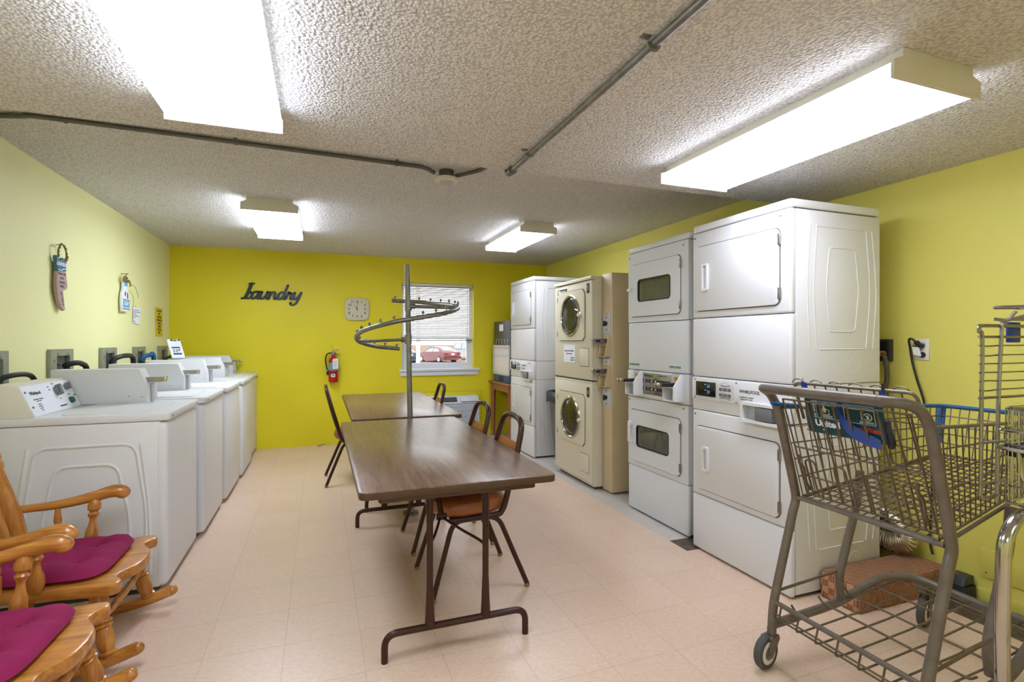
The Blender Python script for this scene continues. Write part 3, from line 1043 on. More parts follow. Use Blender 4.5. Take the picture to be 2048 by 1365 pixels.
def door_negx(t, xf, ya, yb, za, zb, m, window=None, r=0.03):
    cy, cz = (ya + yb) / 2, (za + zb) / 2
    sb = MB().use('seam').prism(rrect(yb - ya + 0.010, zb - za + 0.010, r + 0.004, 5, cy, cz), 'X', xf - 0.0015, xf + 0.004)
    if window is None:
        d = MB().use(m).prism(rrect(yb - ya, zb - za, r, 5, cy, cz), 'X', xf - 0.012, xf + 0.004, 0.004).build('door', None, t)
        sb.build('door_gap', None, d)
    else:
        wy, wz, ww, wh = window
        sb.bm.free()
        d = MB().use(m).ring_prism(rrect(yb - ya, zb - za, r, 5, cy, cz), rrect(ww, wh, 0.028, 5, wy, wz), 'X', xf - 0.012, xf + 0.004).build('door', None, t)
        sb = MB().use('seam').ring_prism(rrect(yb - ya + 0.010, zb - za + 0.010, r + 0.004, 5, cy, cz), rrect(yb - ya - 0.03, zb - za - 0.03, r, 5, cy, cz), 'X', xf - 0.0015, xf + 0.003)
        sb.build('door_gap', None, d)
        b = MB().use('ink').ring_prism(rrect(ww + 0.006, wh + 0.006, 0.031, 5, wy, wz), rrect(ww - 0.012, wh - 0.012, 0.024, 5, wy, wz), 'X', xf - 0.013, xf + 0.002)
        b.build('window_gasket', None, d)
        MB().prism(rrect(ww, wh, 0.028, 5, wy, wz), 'X', xf - 0.007, xf - 0.004).build('door_glass', 'smoke', d)
        b = MB().use('lgrey').box(xf + 0.030, xf + 0.0359, wy - ww / 2, wy + ww / 2, wz - wh / 2, wz + wh / 2)
        for rr in (0.02, 0.045, 0.08):
            b.tube([(xf + 0.029, wy - 0.05 + rr * math.cos(a), wz + min(rr, wh / 2 - .02) * math.sin(a)) for a in [2 * PI * k / 24 for k in range(24)]], 0.0025, 6, closed=True)
        b.build('drum_back', None, d)
    for z in (zb - 0.06, za + 0.06):
        MB().use('steel').box(xf - 0.015, xf - 0.002, ya - 0.012, ya + 0.003, z - 0.03, z + 0.03, 0.002).build('hinge', None, d)
    return d


def front_slab(t, xf, y0, y1, z0, z1, m, name, hole=None):
    if hole is None:
        return MB().use(m).box(xf, xf + 0.0355, y0, y1, z0, z1, 0.011, 3).build(name, None, t)
    wy, wz, ww, wh = hole
    n = 3
    return MB().use(m).ring_prism(rrect(y1 - y0, z1 - z0, 0.008, 5, (y0 + y1) / 2, (z0 + z1) / 2), rrect(ww, wh, 0.03, 5, wy, wz), 'X', xf, xf + 0.0355).build(name, None, t)


def plain_dryer():
    xf, y0, y1 = 2.275, 1.995, 2.745
    t = thing('stacked_dryer', 'tall white stacked dryer with solid doors, nearest the shopping cart', 'dryer', (xf + 0.33, (y0 + y1) / 2, 0), 'tall white stacked dryers')
    xb = dryer_body(t, xf, y0, y1, 'white')
    front_slab(t, xf, y0, y1, 1.487, 2.033, 'white', 'upper_front')
    b = MB().use('grey')
    for y in (y0 + 0.065, y1 - 0.025):
        screw_negx(b, xf, y, 2.0)
        screw_negx(b, xf, y, 0.872)
    b.build('screws', None, t)
    d = door_negx(t, xf, 2.065, 2.705, 1.532, 1.938, 'white')
    handle_negx(d, xf - 0.012, 2.61, 1.74, 0.17)
    front_slab(t, xf, y0, y1, 1.115, 1.483, 'white', 'middle_panel')
    front_slab(t, xf, y0, y1, 0.36, 0.898, 'white', 'lower_front')
    d = door_negx(t, xf, 2.065, 2.705, 0.402, 0.798, 'white')
    handle_negx(d, xf - 0.012, 2.607, 0.60, 0.155)
    front_slab(t, xf, y0, y1, 0.012, 0.356, 'white', 'toe_panel')
    # control section
    c = MB().use('white').box(xf + 0.004, xf + 0.0355, y0, y1, 0.902, 1.111, 0.004).build('control_section', None, t)
    x = xf + 0.004
    b = MB().use('white').box(x - 0.012, x + 0.002, y0 + 0.015, y1 - 0.004, 0.972, 1.106, 0.004)
    p = b.build('control_panel', None, c)
    b = MB().use('black_gloss').box(x - 0.0165, x - 0.011, 2.527, 2.700, 0.994, 1.084, 0.001)
    dsp = b.build('display', None, p)
    em = mat('display_digits', rgb(160, 220, 230), 0.5, mottle=(10, .5, rgb(150, 214, 226)))
    b = MB()
    b.mats = [em]
    b.text('25', 0.026, face_negx(x - 0.0168, 2.585, 1.058)).text('25', 0.026, face_negx(x - 0.0168, 2.585, 1.022))
    b.box(x - 0.0175, x - 0.0168, 2.605, 2.622, 1.066, 1.07).box(x - 0.0175, x - 0.0168, 2.605, 2.622, 1.03, 1.034)
    b.build('lettering', None, dsp)
    b = MB().use('grey')
    for r in range(2):
        for k in range(3):
            yc, zc = 2.483 - 0.034 * k, 1.049 - 0.034 * r
            b.box(x - 0.0155, x - 0.011, yc - 0.014, yc + 0.014, zc - 0.010, zc + 0.010, 0.001)
    b.build('buttons', None, p)
    b = MB().use('ink_grey')
    hx = [(2.515, 1.068), (2.449, 1.092), (2.383, 1.068), (2.383, 0.998), (2.449, 0.974), (2.515, 0.998)]
    b.tube([(x - 0.0122, y, z) for y, z in hx], 0.0009, 4, closed=True)
    b.use('ink').text('UPPER DRYER', 0.0125, face_negx(x - 0.0123, 2.449, 1.069)).text('LOWER DRYER', 0.0125, face_negx(x - 0.0123, 2.449, 0.996))
    b.text('WHIRLPOOL', 0.026, face_negx(x - 0.0123, 2.262, 1.05), bold=0.0004)
    b.text('COMMERCIAL LAUNDRY', 0.0095, face_negx(x - 0.0123, 2.285, 1.018)).text('HEAVY DUTY DRYER', 0.0095, face_negx(x - 0.0123, 2.285, 1.006))
    b.use('lgrey').box(x - 0.0135, x - 0.011, 2.045, 2.155, 1.068, 1.098)
    b.use('grey')
    for y, z in ((2.712, 1.095), (2.712, 0.982), (2.36, 1.095), (2.36, 0.982)):
        screw_negx(b, x - 0.012, y, z, 0.005)
    b.build('lettering', None, p)
    b = MB().use('white')
    b.ring_prism(rrect(0.285, 0.112, 0.008, 2, 2.150, 0.942), rrect(0.25, 0.08, 0.006, 2, 2.150, 0.942), 'X', x - 0.052, x + 0.003)
    b.use('lgrey').box(x - 0.006, x + 0.001, 2.02, 2.28, 0.895, 0.99)
    b.use('grey').box(x - 0.05, x - 0.005, 2.075, 2.19, 0.906, 0.977, 0.002)
    cb = b.build('coin_tray', None, c)
    MB().cyl((x - 0.014, 2.313, 0.95), (x, 2.313, 0.95), 0.014, 16).build('lock', 'steel', c)
    return t


D1 = plain_dryer()
o = copy_tree(D1)
o.location.y += 3.43
o['label'] = 'tall white stacked dryer with solid doors, between the grey bin and the black dispenser'


def coin_mech(c, x, ya, yb, m):
    """open hopper with sloping cheeks and a push slide; ya < yb"""
    z0, z1 = 0.925, 1.112
    b = MB().use(m)
    pr = [(x, z0), (x - 0.075, z0), (x - 0.085, z0 + 0.005), (x - 0.085, z0 + 0.10), (x - 0.02, z1), (x, z1)]
    b.prism(pr, 'Y', ya, ya + 0.012, 0.001)
    pl = [(x, z0), (x - 0.085, z0 + 0.005), (x - 0.085, z0 + 0.095), (x, z0 + 0.115)]
    b.prism(pl, 'Y', yb - 0.008, yb, 0.001)
    b.box(x - 0.083, x, ya + 0.01, yb - 0.006, z0, z0 + 0.006)
    b.box(x - 0.083, x, ya + 0.01, yb - 0.006, z0 + 0.092, z0 + 0.098)
    b.use('lgrey').box(x - 0.012, x, ya + 0.01, yb - 0.006, z0 + 0.006, z1)
    h = b.build('coin_hopper', None, c)
    ym = (ya + yb) / 2
    b = MB().use('dark').box(x - 0.155, x - 0.01, ym - 0.02, ym + 0.028, z0 + 0.102, z0 + 0.124, 0.003)
    b.use('chrome').box(x - 0.178, x - 0.15, ym - 0.022, ym + 0.03, z0 + 0.098, z0 + 0.130, 0.006)
    b.build('coin_slide', None, h)
    b = MB().use('yellow_label').box(x - 0.0145, x - 0.012, ym - 0.03, ym + 0.03, z1 - 0.05, z1 - 0.022)
    b.use('ink').text('50', 0.018, face_negx(x - 0.0149, ym, z1 - 0.036))
    b.build('price_label', None, h)
    b = MB().cyl((x - 0.03, ya + 0.03, z0 + 0.045), (x - 0.012, ya + 0.03, z0 + 0.045), 0.016, 14)
    b.build('lock', 'steel', h)


def window_dryer():
    xf, y0, y1 = 2.335, 2.86, 3.585
    m = 'white2'
    t = thing('stacked_dryer', 'tall grey-white stacked dryer with rectangular door windows and two coin slides', 'dryer', (xf + 0.33, (y0 + y1) / 2, 0))
    dryer_body(t, xf, y0, y1, m)
    wU, wL = (3.238, 1.73, 0.40, 0.17), (3.257, 0.60, 0.40, 0.165)
    front_slab(t, xf, y0, y1, 1.487, 2.033, m, 'upper_front', wU)
    front_slab(t, xf, y0, y1, 1.115, 1.483, m, 'middle_panel')
    front_slab(t, xf, y0, y1, 0.36, 0.898, m, 'lower_front', wL)
    front_slab(t, xf, y0, y1, 0.012, 0.356, m, 'toe_panel')
    for w, za, zb in ((wU, 1.532, 1.938), (wL, 0.402, 0.798)):
        d = door_negx(t, xf, 2.94, 3.55, za, zb, m, w)
        zc = (za + zb) / 2 + (0.02 if za < 1 else 0.01)
        b = MB().use('white')
        if za < 1:
            b.box(xf - 0.040, xf - 0.028, 3.515, 3.54, zc - 0.08, zc + 0.08, 0.004)
            b.box(xf - 0.032, xf - 0.010, 3.51, 3.545, zc + 0.055, zc + 0.085, 0.003).box(xf - 0.032, xf - 0.010, 3.51, 3.545, zc - 0.085, zc - 0.055, 0.003)
        else:
            b.box(xf - 0.034, xf - 0.010, 3.50, 3.558, zc - 0.012, zc + 0.012, 0.003)
        b.build('handle', None, d)
    b = MB().use('grey')
    for y in (y0 + 0.05, y1 - 0.02):
        screw_negx(b, xf, y, 2.0)
        screw_negx(b, xf, y, 0.875)
    b.build('screws', None, t)
    b = MB().use('green_ink')
    b.text('LOWER DRYER', 0.02, face_negx(xf - 0.0008, 3.50, 1.155), bold=0.0006).text('UPPER DRYER', 0.02, face_negx(xf - 0.0008, 3.0, 1.155), bold=0.0006)
    b.build('lettering', None, t)
    c = MB().use(m).box(xf + 0.004, xf + 0.0355, y0, y1, 0.902, 1.111, 0.004).build('control_section', None, t)
    x = xf + 0.004
    b = MB().use(m).box(x - 0.012, x + 0.001, y0 + 0.03, y1 - 0.005, 0.915, 1.108, 0.003)
    b.use('steel').box(x - 0.014, x - 0.011, 3.03, 3.385, 0.935, 1.098, 0.001)
    p = b.build('control_panel', None, c)
    b = MB().use('dark').box(x - 0.0155, x - 0.013, 3.04, 3.375, 1.028, 1.050).box(x - 0.0155, x - 0.013, 3.04, 3.375, 0.968, 0.990)
    for z in (1.039, 0.979):
        for k in range(4):
            b.use('offwhite' if k != 1 else 'orange_ink').box(x - 0.0175, x - 0.0155, 3.345 - 0.045 * k - 0.008, 3.345 - 0.045 * k + 0.008, z - 0.006, z + 0.006, 0.001)
    b.build('buttons', None, p)
    b = MB().use('ink').text('Whirlpool', 0.026, face_negx(x - 0.0142, 3.30, 1.078), bold=0.0004)
    b.text('COMMERCIAL DRYER', 0.010, face_negx(x - 0.0142, 3.13, 1.082)).text('UPPER', 0.009, face_negx(x - 0.0142, 3.21, 1.058)).text('LOWER', 0.009, face_negx(x - 0.0142, 3.21, 0.952))
    b.build('lettering', None, p)
    coin_mech(c, x - 0.012, 3.37, 3.49, 'white')
    coin_mech(c, x - 0.012, 2.895, 3.02, 'white')
    return t


window_dryer()


def porthole_dryer():
    xf, y0, y1 = 2.28, 4.085, 4.86
    t = thing('stacked_dryer', 'old beige stacked dryer with round porthole doors and a coin tower', 'dryer', (2.7, 4.4, 0))
    b = MB().use('beige').prism([(xf + 0.02, y0), (xf + 0.03, y1), (3.06, y1), (3.06, y0), (2.36, y0 - 0.004)], 'Z', 0.03, 1.90)
    b.use('seam').box(xf + 0.05, 3.0, y0 + 0.03, y1 - 0.03, 0.0, 0.03)
    b.build('cabinet', None, t)
    b = MB().use('beige').prism([(xf - 0.012, y0 - 0.006), (xf - 0.012, y1 + 0.006), (3.06, y1 + 0.006), (3.06, y0 - 0.006)], 'Z', 1.895, 1.925, 0.006)
    b.build('top_lid', None, t)
    # coin tower on the near side
    tw = MB().use('tan').box(2.382, 3.12, 3.912, 4.078, 0.012, 1.94, 0.008).build('coin_tower', None, t)
    b = MB().use('lgrey')
    b.box(2.376, 2.384, 3.935, 4.06, 1.40, 1.59, 0.003).box(2.376, 2.384, 3.935, 4.06, 1.115, 1.195, 0.003).box(2.376, 2.384, 3.935, 4.06, 0.76, 0.925, 0.003)
    pl = b.build('meter_plates', None, tw)
    b = MB().use('dark')
    for z in (1.495, 0.84):
        b.lathe([(0, 0.019), (0.7, 0.017), (1, 0.012)], (2.376, 3.998, z), (2.352, 3.998, z), 14)
        b.box(2.345, 2.36, 3.992, 4.004, z - 0.024, z + 0.024, 0.002)
    b.build('selector_knobs', None, pl)
    b = MB().use('steel')
    for z in (1.55, 1.44, 1.155, 0.895, 0.785):
        b.cyl((2.377, 3.998, z), (2.371, 3.998, z), 0.009, 12)
    b.use('yellow_label').box(2.3745, 2.3765, 3.965, 4.03, 1.572, 1.586).box(2.3745, 2.3765, 3.965, 4.03, 1.12, 1.132)
    b.build('screws', None, pl)
    for zc in (1.34, 1.075):
        b = MB().use('tan')
        b.prism([(2.382, zc - 0.14), (2.325, zc - 0.14), (2.322, zc - 0.13), (2.36, zc + 0.05), (2.382, zc + 0.05)], 'Y', 3.934, 3.945)
        b.prism([(2.382, zc - 0.14), (2.325, zc - 0.14), (2.322, zc - 0.13), (2.345, zc - 0.03), (2.382, zc - 0.03)], 'Y', 4.05, 4.061)
        b.box(2.326, 2.382, 3.945, 4.05, zc - 0.14, zc - 0.134).box(2.340, 2.382, 3.945, 4.05, zc - 0.04, zc - 0.034)
        h = b.build('coin_hopper', None, tw)
        b = MB().use('galv').prism([(4.02, zc - 0.015), (3.975, zc - 0.02), (3.975, zc + 0.02), (4.02, zc + 0.012)], 'X', 2.25, 2.382, 0.003)
        b.use('chrome').ball((2.238, 3.998, zc + 0.012), 0.014, 12)
        b.use('dark').box(2.26, 2.30, 3.972, 3.975, zc - 0.01, zc + 0.008)
        b.build('coin_slide', None, h)
    # drum fronts
    def unit(z0, z1, zc, pz, note):
        hole = (4.49, zc, 0.40, 0.39)
        n = 40
        circ = lambda r: [(4.49 + r * math.cos(2 * PI * k / n), zc + r * math.sin(2 * PI * k / n)) for k in range(n)]
        f = MB().use('beige').box(xf, xf + 0.03, y0, y1, z0, z1, 0.010, 3).build('front_panel', None, t)
        def sq(w, h, r):
            """rounded rectangle sampled with n points by angle"""
            pts = []
            base = rrect(w, h, r, 6, 4.49, zc)
            # walk the outline evenly
            L = [0]
            for i in range(len(base)):
                a, c = base[i], base[(i + 1) % len(base)]
                L.append(L[-1] + math.dist(a, c))
            st = 0
            for k in range(n):
                ang = 2 * PI * k / n
                dx, dz = math.cos(ang), math.sin(ang)
                best = None
                for i in range(len(base)):
                    (ax, az), (bx, bz) = base[i], base[(i + 1) % len(base)]
                    ax, az, bx, bz = ax - 4.49, az - zc, bx - 4.49, bz - zc
                    den = dx * (bz - az) - dz * (bx - ax)
                    if abs(den) < 1e-9:
                        continue
                    s = (ax * (bz - az) - az * (bx - ax)) / den
                    u = (ax * dz - az * dx) / den
                    if s > 0 and -1e-6 <= u <= 1 + 1e-6:
                        best = s
                        break
                pts.append((4.49 + dx * best, zc + dz * best))
            return pts
        d = MB().use('beige').ring_prism(sq(0.56, 0.475, 0.05), circ(0.198), 'X', xf - 0.012, xf + 0.002).build('door', None, f)
        MB().use('seam').ring_prism(sq(0.572, 0.487, 0.054), sq(0.53, 0.45, 0.05), 'X', xf - 0.0015, xf + 0.002).build('door_gap', None, d)
        b = MB().use('chrome').tube([(xf - 0.010, y, z) for y, z in circ(0.190)], 0.014, 10, closed=True)
        b.use('seam').prism(circ(0.195), 'X', xf - 0.002, xf + 0.001)
        b.use('galv').tube([(xf - 0.004, y, z) for y, z in circ(0.155)], 0.006, 8, closed=True)
        b.build('porthole_ring', None, d)
        b = MB().use('smoke').lathe([(0, 0.182), (0.35, 0.165), (0.75, 0.11), (1, 0.0)], (xf - 0.006, 4.49, zc), (xf - 0.045, 4.49, zc), 32)
        b.build('porthole_glass', None, d)
        b = MB().use('charcoal').prism(circ(0.15), 'X', xf - 0.0045, xf - 0.002)
        for rr in (0.03, 0.07, 0.115):
            b.tube([(xf - 0.0045, y, z) for y, z in circ(rr)], 0.0022, 6, closed=True)
        b.build('drum_back', None, d)
        b = MB().use('offwhite').lathe([(0, 0.012), (0.4, 0.010), (0.5, 0.018), (1, 0.015)], (xf - 0.012, 4.275, zc), (xf - 0.045, 4.275, zc), 14)
        b.build('door_knob', None, d)
        for z in (zc + 0.17, zc - 0.17):
            MB().use('galv').box(xf - 0.016, xf - 0.004, 4.768, 4.778, z - 0.025, z + 0.025, 0.002).build('hinge', None, d)
        pc = (4.225, pz)
        MB().use('seam').prism(rrect(0.178, 0.172, 0.012, 3, *pc), 'X', xf - 0.001, xf + 0.001).build('lint_door_gap', None, f)
        MB().use('beige').prism(rrect(0.170, 0.164, 0.010, 3, *pc), 'X', xf - 0.005, xf + 0.001, 0.002).build('lint_door', None, f)
        return f
    u = unit(0.985, 1.89, 1.583, 1.19, True)
    l = unit(0.055, 0.965, 0.605, 0.22, False)
    b = MB().use('seam').box(xf + 0.004, 2.37, y0 - 0.002, y1, 0.966, 0.984)
    b.use('beige').box(xf - 0.002, 2.365, y0 - 0.005, y1, 0.955, 0.972, 0.003)
    b.build('divider_strip', None, t)
    b = MB().use('offwhite').box(xf - 0.003, xf + 0.001, 4.56, 4.80, 1.795, 1.862, 0.001)
    b.use('ink').box(xf - 0.004, xf - 0.002, 4.575, 4.785, 1.802, 1.855)
    b.use('offwhite').text('MAYTAG', 0.032, face_negx(xf - 0.0042, 4.665, 1.828), bold=0.0006)
    b.use('offwhite').box(xf - 0.0046, xf - 0.004, 4.735, 4.77, 1.81, 1.848)
    b.build('name_plate', None, u)
    for f, z in ((u, 1.82), (l, 0.875)):
        b = MB().use('ink').box(xf - 0.002, xf + 0.001, 4.128, 4.178, z - 0.045, z + 0.045)
        b.use('yellow_label').text('5' if z > 1 else '6', 0.06, face_negx(xf - 0.0025, 4.153, z))
        b.build('number_sticker', None, f)
    s = MB().use('paper').box(xf - 0.004, xf - 0.0015, 4.40, 4.645, 1.135, 1.305)
    s.use('ink').text('Please clean the lint filter', 0.019, face_negx(xf - 0.0046, 4.525, 1.245)).text('after every load', 0.019, face_negx(xf - 0.0046, 4.525, 1.218))
    s.text('Thank you', 0.019, face_negx(xf - 0.0046, 4.455, 1.18)).text('Management', 0.017, face_negx(xf - 0.0046, 4.455, 1.158))
    o = s.build('paper_notice', None)
    tag(o, 'white printed notice taped to the beige porthole dryer', 'notice')


porthole_dryer()


# ------------------------------------------------------------------ folding tables
def folding_table(label, x0, x1, y0, y1):
    zt = 0.745
    cx, cy = (x0 + x1) / 2, (y0 + y1) / 2
    t = thing('folding_table', label, 'table', (cx, cy, 0), 'folding tables in the middle of the room')
    MB().prism(rrect(x1 - x0, y1 - y0, 0.035, 5, cx, cy), 'Z', zt - 0.004, zt, 0.0015).build('tabletop', 'laminate', t)
    MB().prism(rrect(x1 - x0 + 0.002, y1 - y0 + 0.002, 0.036, 5, cx, cy), 'Z', zt - 0.030, zt - 0.0035, 0.002).build('edge_band', 'lam_edge', t)
    b = MB().use('lam_edge')
    w, l = x1 - x0 - 0.16, y1 - y0 - 0.10
    b.ring_prism(rrect(w, l, 0.02, 3, cx, cy), rrect(w - 0.05, l - 0.05, 0.015, 3, cx, cy), 'Z', zt - 0.062, zt - 0.029)
    b.build('apron', None, t)
    for sg in (-1, 1):
        yl = cy + sg * ((y1 - y0) / 2 - 0.115)
        lg = MB().use('brown_metal')
        hw = 0.315
        lg.tube(round_path([(cx - hw, yl, 0.0), (cx - hw, yl, 0.115), (cx + hw, yl, 0.115), (cx + hw, yl, 0.0)], 0.09, 7), 0.0145, 12)
        for dx in (-0.125, 0.125):
            lg.tube([(cx + dx, yl, 0.115), (cx + dx, yl, 0.17), (cx + dx, yl, 0.30), (cx + dx, yl, 0.55), (cx + dx, yl, 0.66), (cx + dx, yl, 0.715)], 0.015, 12, radii=[0.023, 0.020, 0.0145, 0.0145, 0.018, 0.018])
        lg.build('leg', None, t)
        if sg > 0:
            continue          # the far brace is hidden by the chairs
        yb = yl - sg * 0.33
        b = MB().use('brown_metal')
        b.tube([(cx, yb, 0.465), (cx, yb - sg * 0.22, 0.70)], 0.0145, 4, radii=[0.0145, 0.0145], flat=1.0)
        b.box(cx - 0.027, cx + 0.027, yb - 0.009, yb + 0.009, 0.452, 0.482, 0.004)
        for dx in (-0.125, 0.125):
            b.tube(smooth_path([(cx + 0.06 * dx, yb, 0.46), (cx + dx * 0.5, yb + sg * 0.15, 0.445), (cx + dx * 0.97, yl - sg * 0.04, 0.43), (cx + dx, yl, 0.405)], 5), 0.0065, 8)
        b.build('leg_brace', None, t)
    return t


folding_table('dark walnut folding table nearest the camera, the front one of two', 0.143, 0.99, 2.085, 3.985)
folding_table('walnut folding table behind the steel pole, near the back wall window', 0.228, 1.085, 4.075, 6.03)


# ------------------------------------------------------------------ vinyl stacking chairs
def chair_proto():
    t = thing('stacking_chair', 'x', 'chair', (0, 0, 0), 'brown vinyl chairs around the folding tables')
    # faces +x; arch of the back, posts running down and forward under the seat
    b = MB().use('brown_metal')
    for k in (1,):
        left = [(0.17, 0.195, 0.405), (-0.07, 0.195, 0.405), (-0.125, 0.195, 0.43), (-0.16, 0.19, 0.53), (-0.205, 0.18, 0.68), (-0.246, 0.16, 0.83), (-0.259, 0.125, 0.885), (-0.262, 0.06, 0.905), (-0.262, 0.0, 0.908)]
        path = left + [(x, -y, z) for x, y, z in left[-2::-1]]
        b.tube(smooth_path(path, 5), 0.0165, 12)
    b.rod((0.15, 0.195, 0.405), (0.15, -0.195, 0.405), 0.009, 8)
    b.build('back_frame', None, t)
    # leg pairs
    for sx, xt, xb in ((1, 0.165, 0.262), (-1, -0.125, -0.262)):
        for sy in (1, -1):
            b = MB().use('brown_metal')
            b.tube(round_path([(0.02, sy * 0.178, 0.392), (xt - sx * 0.02, sy * 0.178, 0.392), (xb, sy * 0.215, 0.012)], 0.085, 7), 0.0135, 12)
            lg = b.build('leg', None, t)
            MB().use('rubbertip').lathe([(0, 0.013), (0.7, 0.0155), (1, 0.012)], (xb - sx * 0.004, sy * 0.2145, 0.022), (xb, sy * 0.2155, 0.0), 12).build('foot_glide', None, lg)
    # cushion seat
    n = 26
    outl = []
    for k in range(n):
        a = 2 * PI * k / n
        r = 1.0 / (abs(math.cos(a)) ** 3.2 + abs(math.sin(a)) ** 3.2) ** (1 / 3.2)
        x = 0.215 * r * math.cos(a) + 0.03
        y = 0.205 * r * math.sin(a) * (1.0 + 0.10 * math.cos(a))
        outl.append((x, y))
    b = MB().use('vinyl')
    rings = []
    for z, s in ((0.416, 0.93), (0.428, 0.99), (0.446, 1.02), (0.466, 1.01), (0.484, 0.96), (0.497, 0.84), (0.506, 0.58), (0.509, 0.25)):
        rings.append([b.bm.verts.new((0.03 + (x - 0.03) * s, y * s, z)) for x, y in outl])
    for A, B in zip(rings, rings[1:]):
        for k in range(n):
            b._face([A[k], A[(k + 1) % n], B[(k + 1) % n], B[k]])
    b._face(rings[0][::-1])
    b._face(rings[-1])
    b.build('seat', None, t)
    # back pad between the posts, leaving the hand hole at the top
    b = MB().use('vinyl')
    def bx(z):
        return -0.166 - (z - 0.53) * (0.088 / 0.30)
    nz, ny = 8, 9
    F, Bk = [], []
    for i in range(nz + 1):
        z = 0.535 + 0.235 * i / nz
        rf, rb = [], []
        for j in range(ny + 1):
            v = j / ny * 2 - 1
            hw = 0.178 - (z - 0.53) * 0.08
            bulge = 0.022 * (1 - v ** 4) * (1 - (2 * i / nz - 1) ** 6)
            rf.append(b.bm.verts.new((bx(z) + 0.002 + bulge * 0.6, v * hw, z)))
            rb.append(b.bm.verts.new((bx(z) - 0.002 - bulge * 0.7, v * hw, z)))
        F.append(rf)
        Bk.append(rb)
    for i in range(nz):
        for j in range(ny):
            b._face([F[i][j], F[i][j + 1], F[i + 1][j + 1], F[i + 1][j]])
            b._face([Bk[i][j + 1], Bk[i][j], Bk[i + 1][j], Bk[i + 1][j + 1]])
    for i in range(nz):
        b._face([F[i][0], F[i + 1][0], Bk[i + 1][0], Bk[i][0]])
        b._face([F[i + 1][ny], F[i][ny], Bk[i][ny], Bk[i + 1][ny]])
    for j in range(ny):
        b._face([F[0][j + 1], F[0][j], Bk[0][j], Bk[0][j + 1]])
        b._face([F[nz][j], F[nz][j + 1], Bk[nz][j + 1], Bk[nz][j]])
    b.build('backrest', None, t)
    return t


CH = chair_proto()
for i, (x, y, rz, lab) in enumerate((
        (0.797, 2.83, PI + 0.015, 'brown vinyl chair pushed under the near folding table, its orange-brown seat showing below'),
        (0.805, 3.45, PI, 'brown vinyl chair tucked in next along the near table, between its neighbour and the heater'),
        (0.895, 5.15, PI - 0.03, 'brown vinyl chair at the far table in front of the wall heater'),
        (0.315, 5.23, 0.0, 'brown vinyl chair facing the dryers, alone on the washing machine side of the far table'))):
    o = CH if i == 0 else copy_tree(CH)
    o.location = (x, y, 0)
    o.rotation_euler.z = rz
    o['label'] = lab


# ------------------------------------------------------------------ spiral clothes rack
def spiral_rack():
    px, py = 0.652, 4.03
    t = thing('spiral_clothes_rack', 'silver steel pole with a spiral hanging rail, standing between the two tables', 'clothes rack', (px, py, 0))
    b = MB().tube([(px + 0.006, py, 0.02), (px + 0.002, py, 0.745), (px - 0.02, py, 1.93)], 0.0205, 18)
    b.use('galv')
    b.build('pole', None, t)
    MB().lathe([(0, 0.06), (0.35, 0.06), (0.5, 0.03), (1, 0.026)], (px + 0.006, py, 0.0), (px + 0.006, py, 0.05), 24).build('base_plate', 'galv', t)
    # view aligned angles turned into room directions
    s, c = math.sin(math.radians(20.38)), math.cos(math.radians(20.38))
    R = 0.385
    keys = [(-32, 1.680), (0, 1.672), (60, 1.628), (90, 1.594), (130, 1.538), (180, 1.478), (230, 1.405), (270, 1.338), (310, 1.292), (338, 1.274)]
    def zat(a):
        for (a0, z0), (a1, z1) in zip(keys, keys[1:]):
            if a0 <= a <= a1:
                return z0 + (z1 - z0) * (a - a0) / (a1 - a0)
    def pos(a, r=R):
        l, d = r * math.sin(math.radians(a)), r * math.cos(math.radians(a))   # 0 = far side, 90 = right
        return Vector((px - 0.012 + l * c + d * s, py + d * c - l * s, zat(a)))
    pts = [pos(a) for a in range(-32, 339, 5)]
    MB().tube(pts, 0.0165, 12).build('spiral_rail', 'galv', t)
    for k in range(25):
        a = -28 + k * 15.1
        if a > 336:
            break
        p = pos(a)
        b = MB().cyl(p + Vector((0, 0, 0.014)), p + Vector((0, 0, 0.026)), 0.004, 8)
        b.ball(p + Vector((0, 0, 0.034)), 0.011, 10)
        b.build('ball_stop', 'galv', t)
    for a, zc in ((88, 1.61), (272, 1.352)):
        b = MB().use('galv')
        e = pos(max(-32, min(338, a)))
        q = Vector((px - 0.012, py, zc))
        b.cyl(q, e, 0.0125, 10)
        b.cyl(q - Vector((0, 0, 0.035)), q + Vector((0, 0, 0.035)), 0.0275, 16)
        b.cyl(q, q.lerp(e, 0.14), 0.02, 12)
        b.build('support_arm', None, t)


spiral_rack()


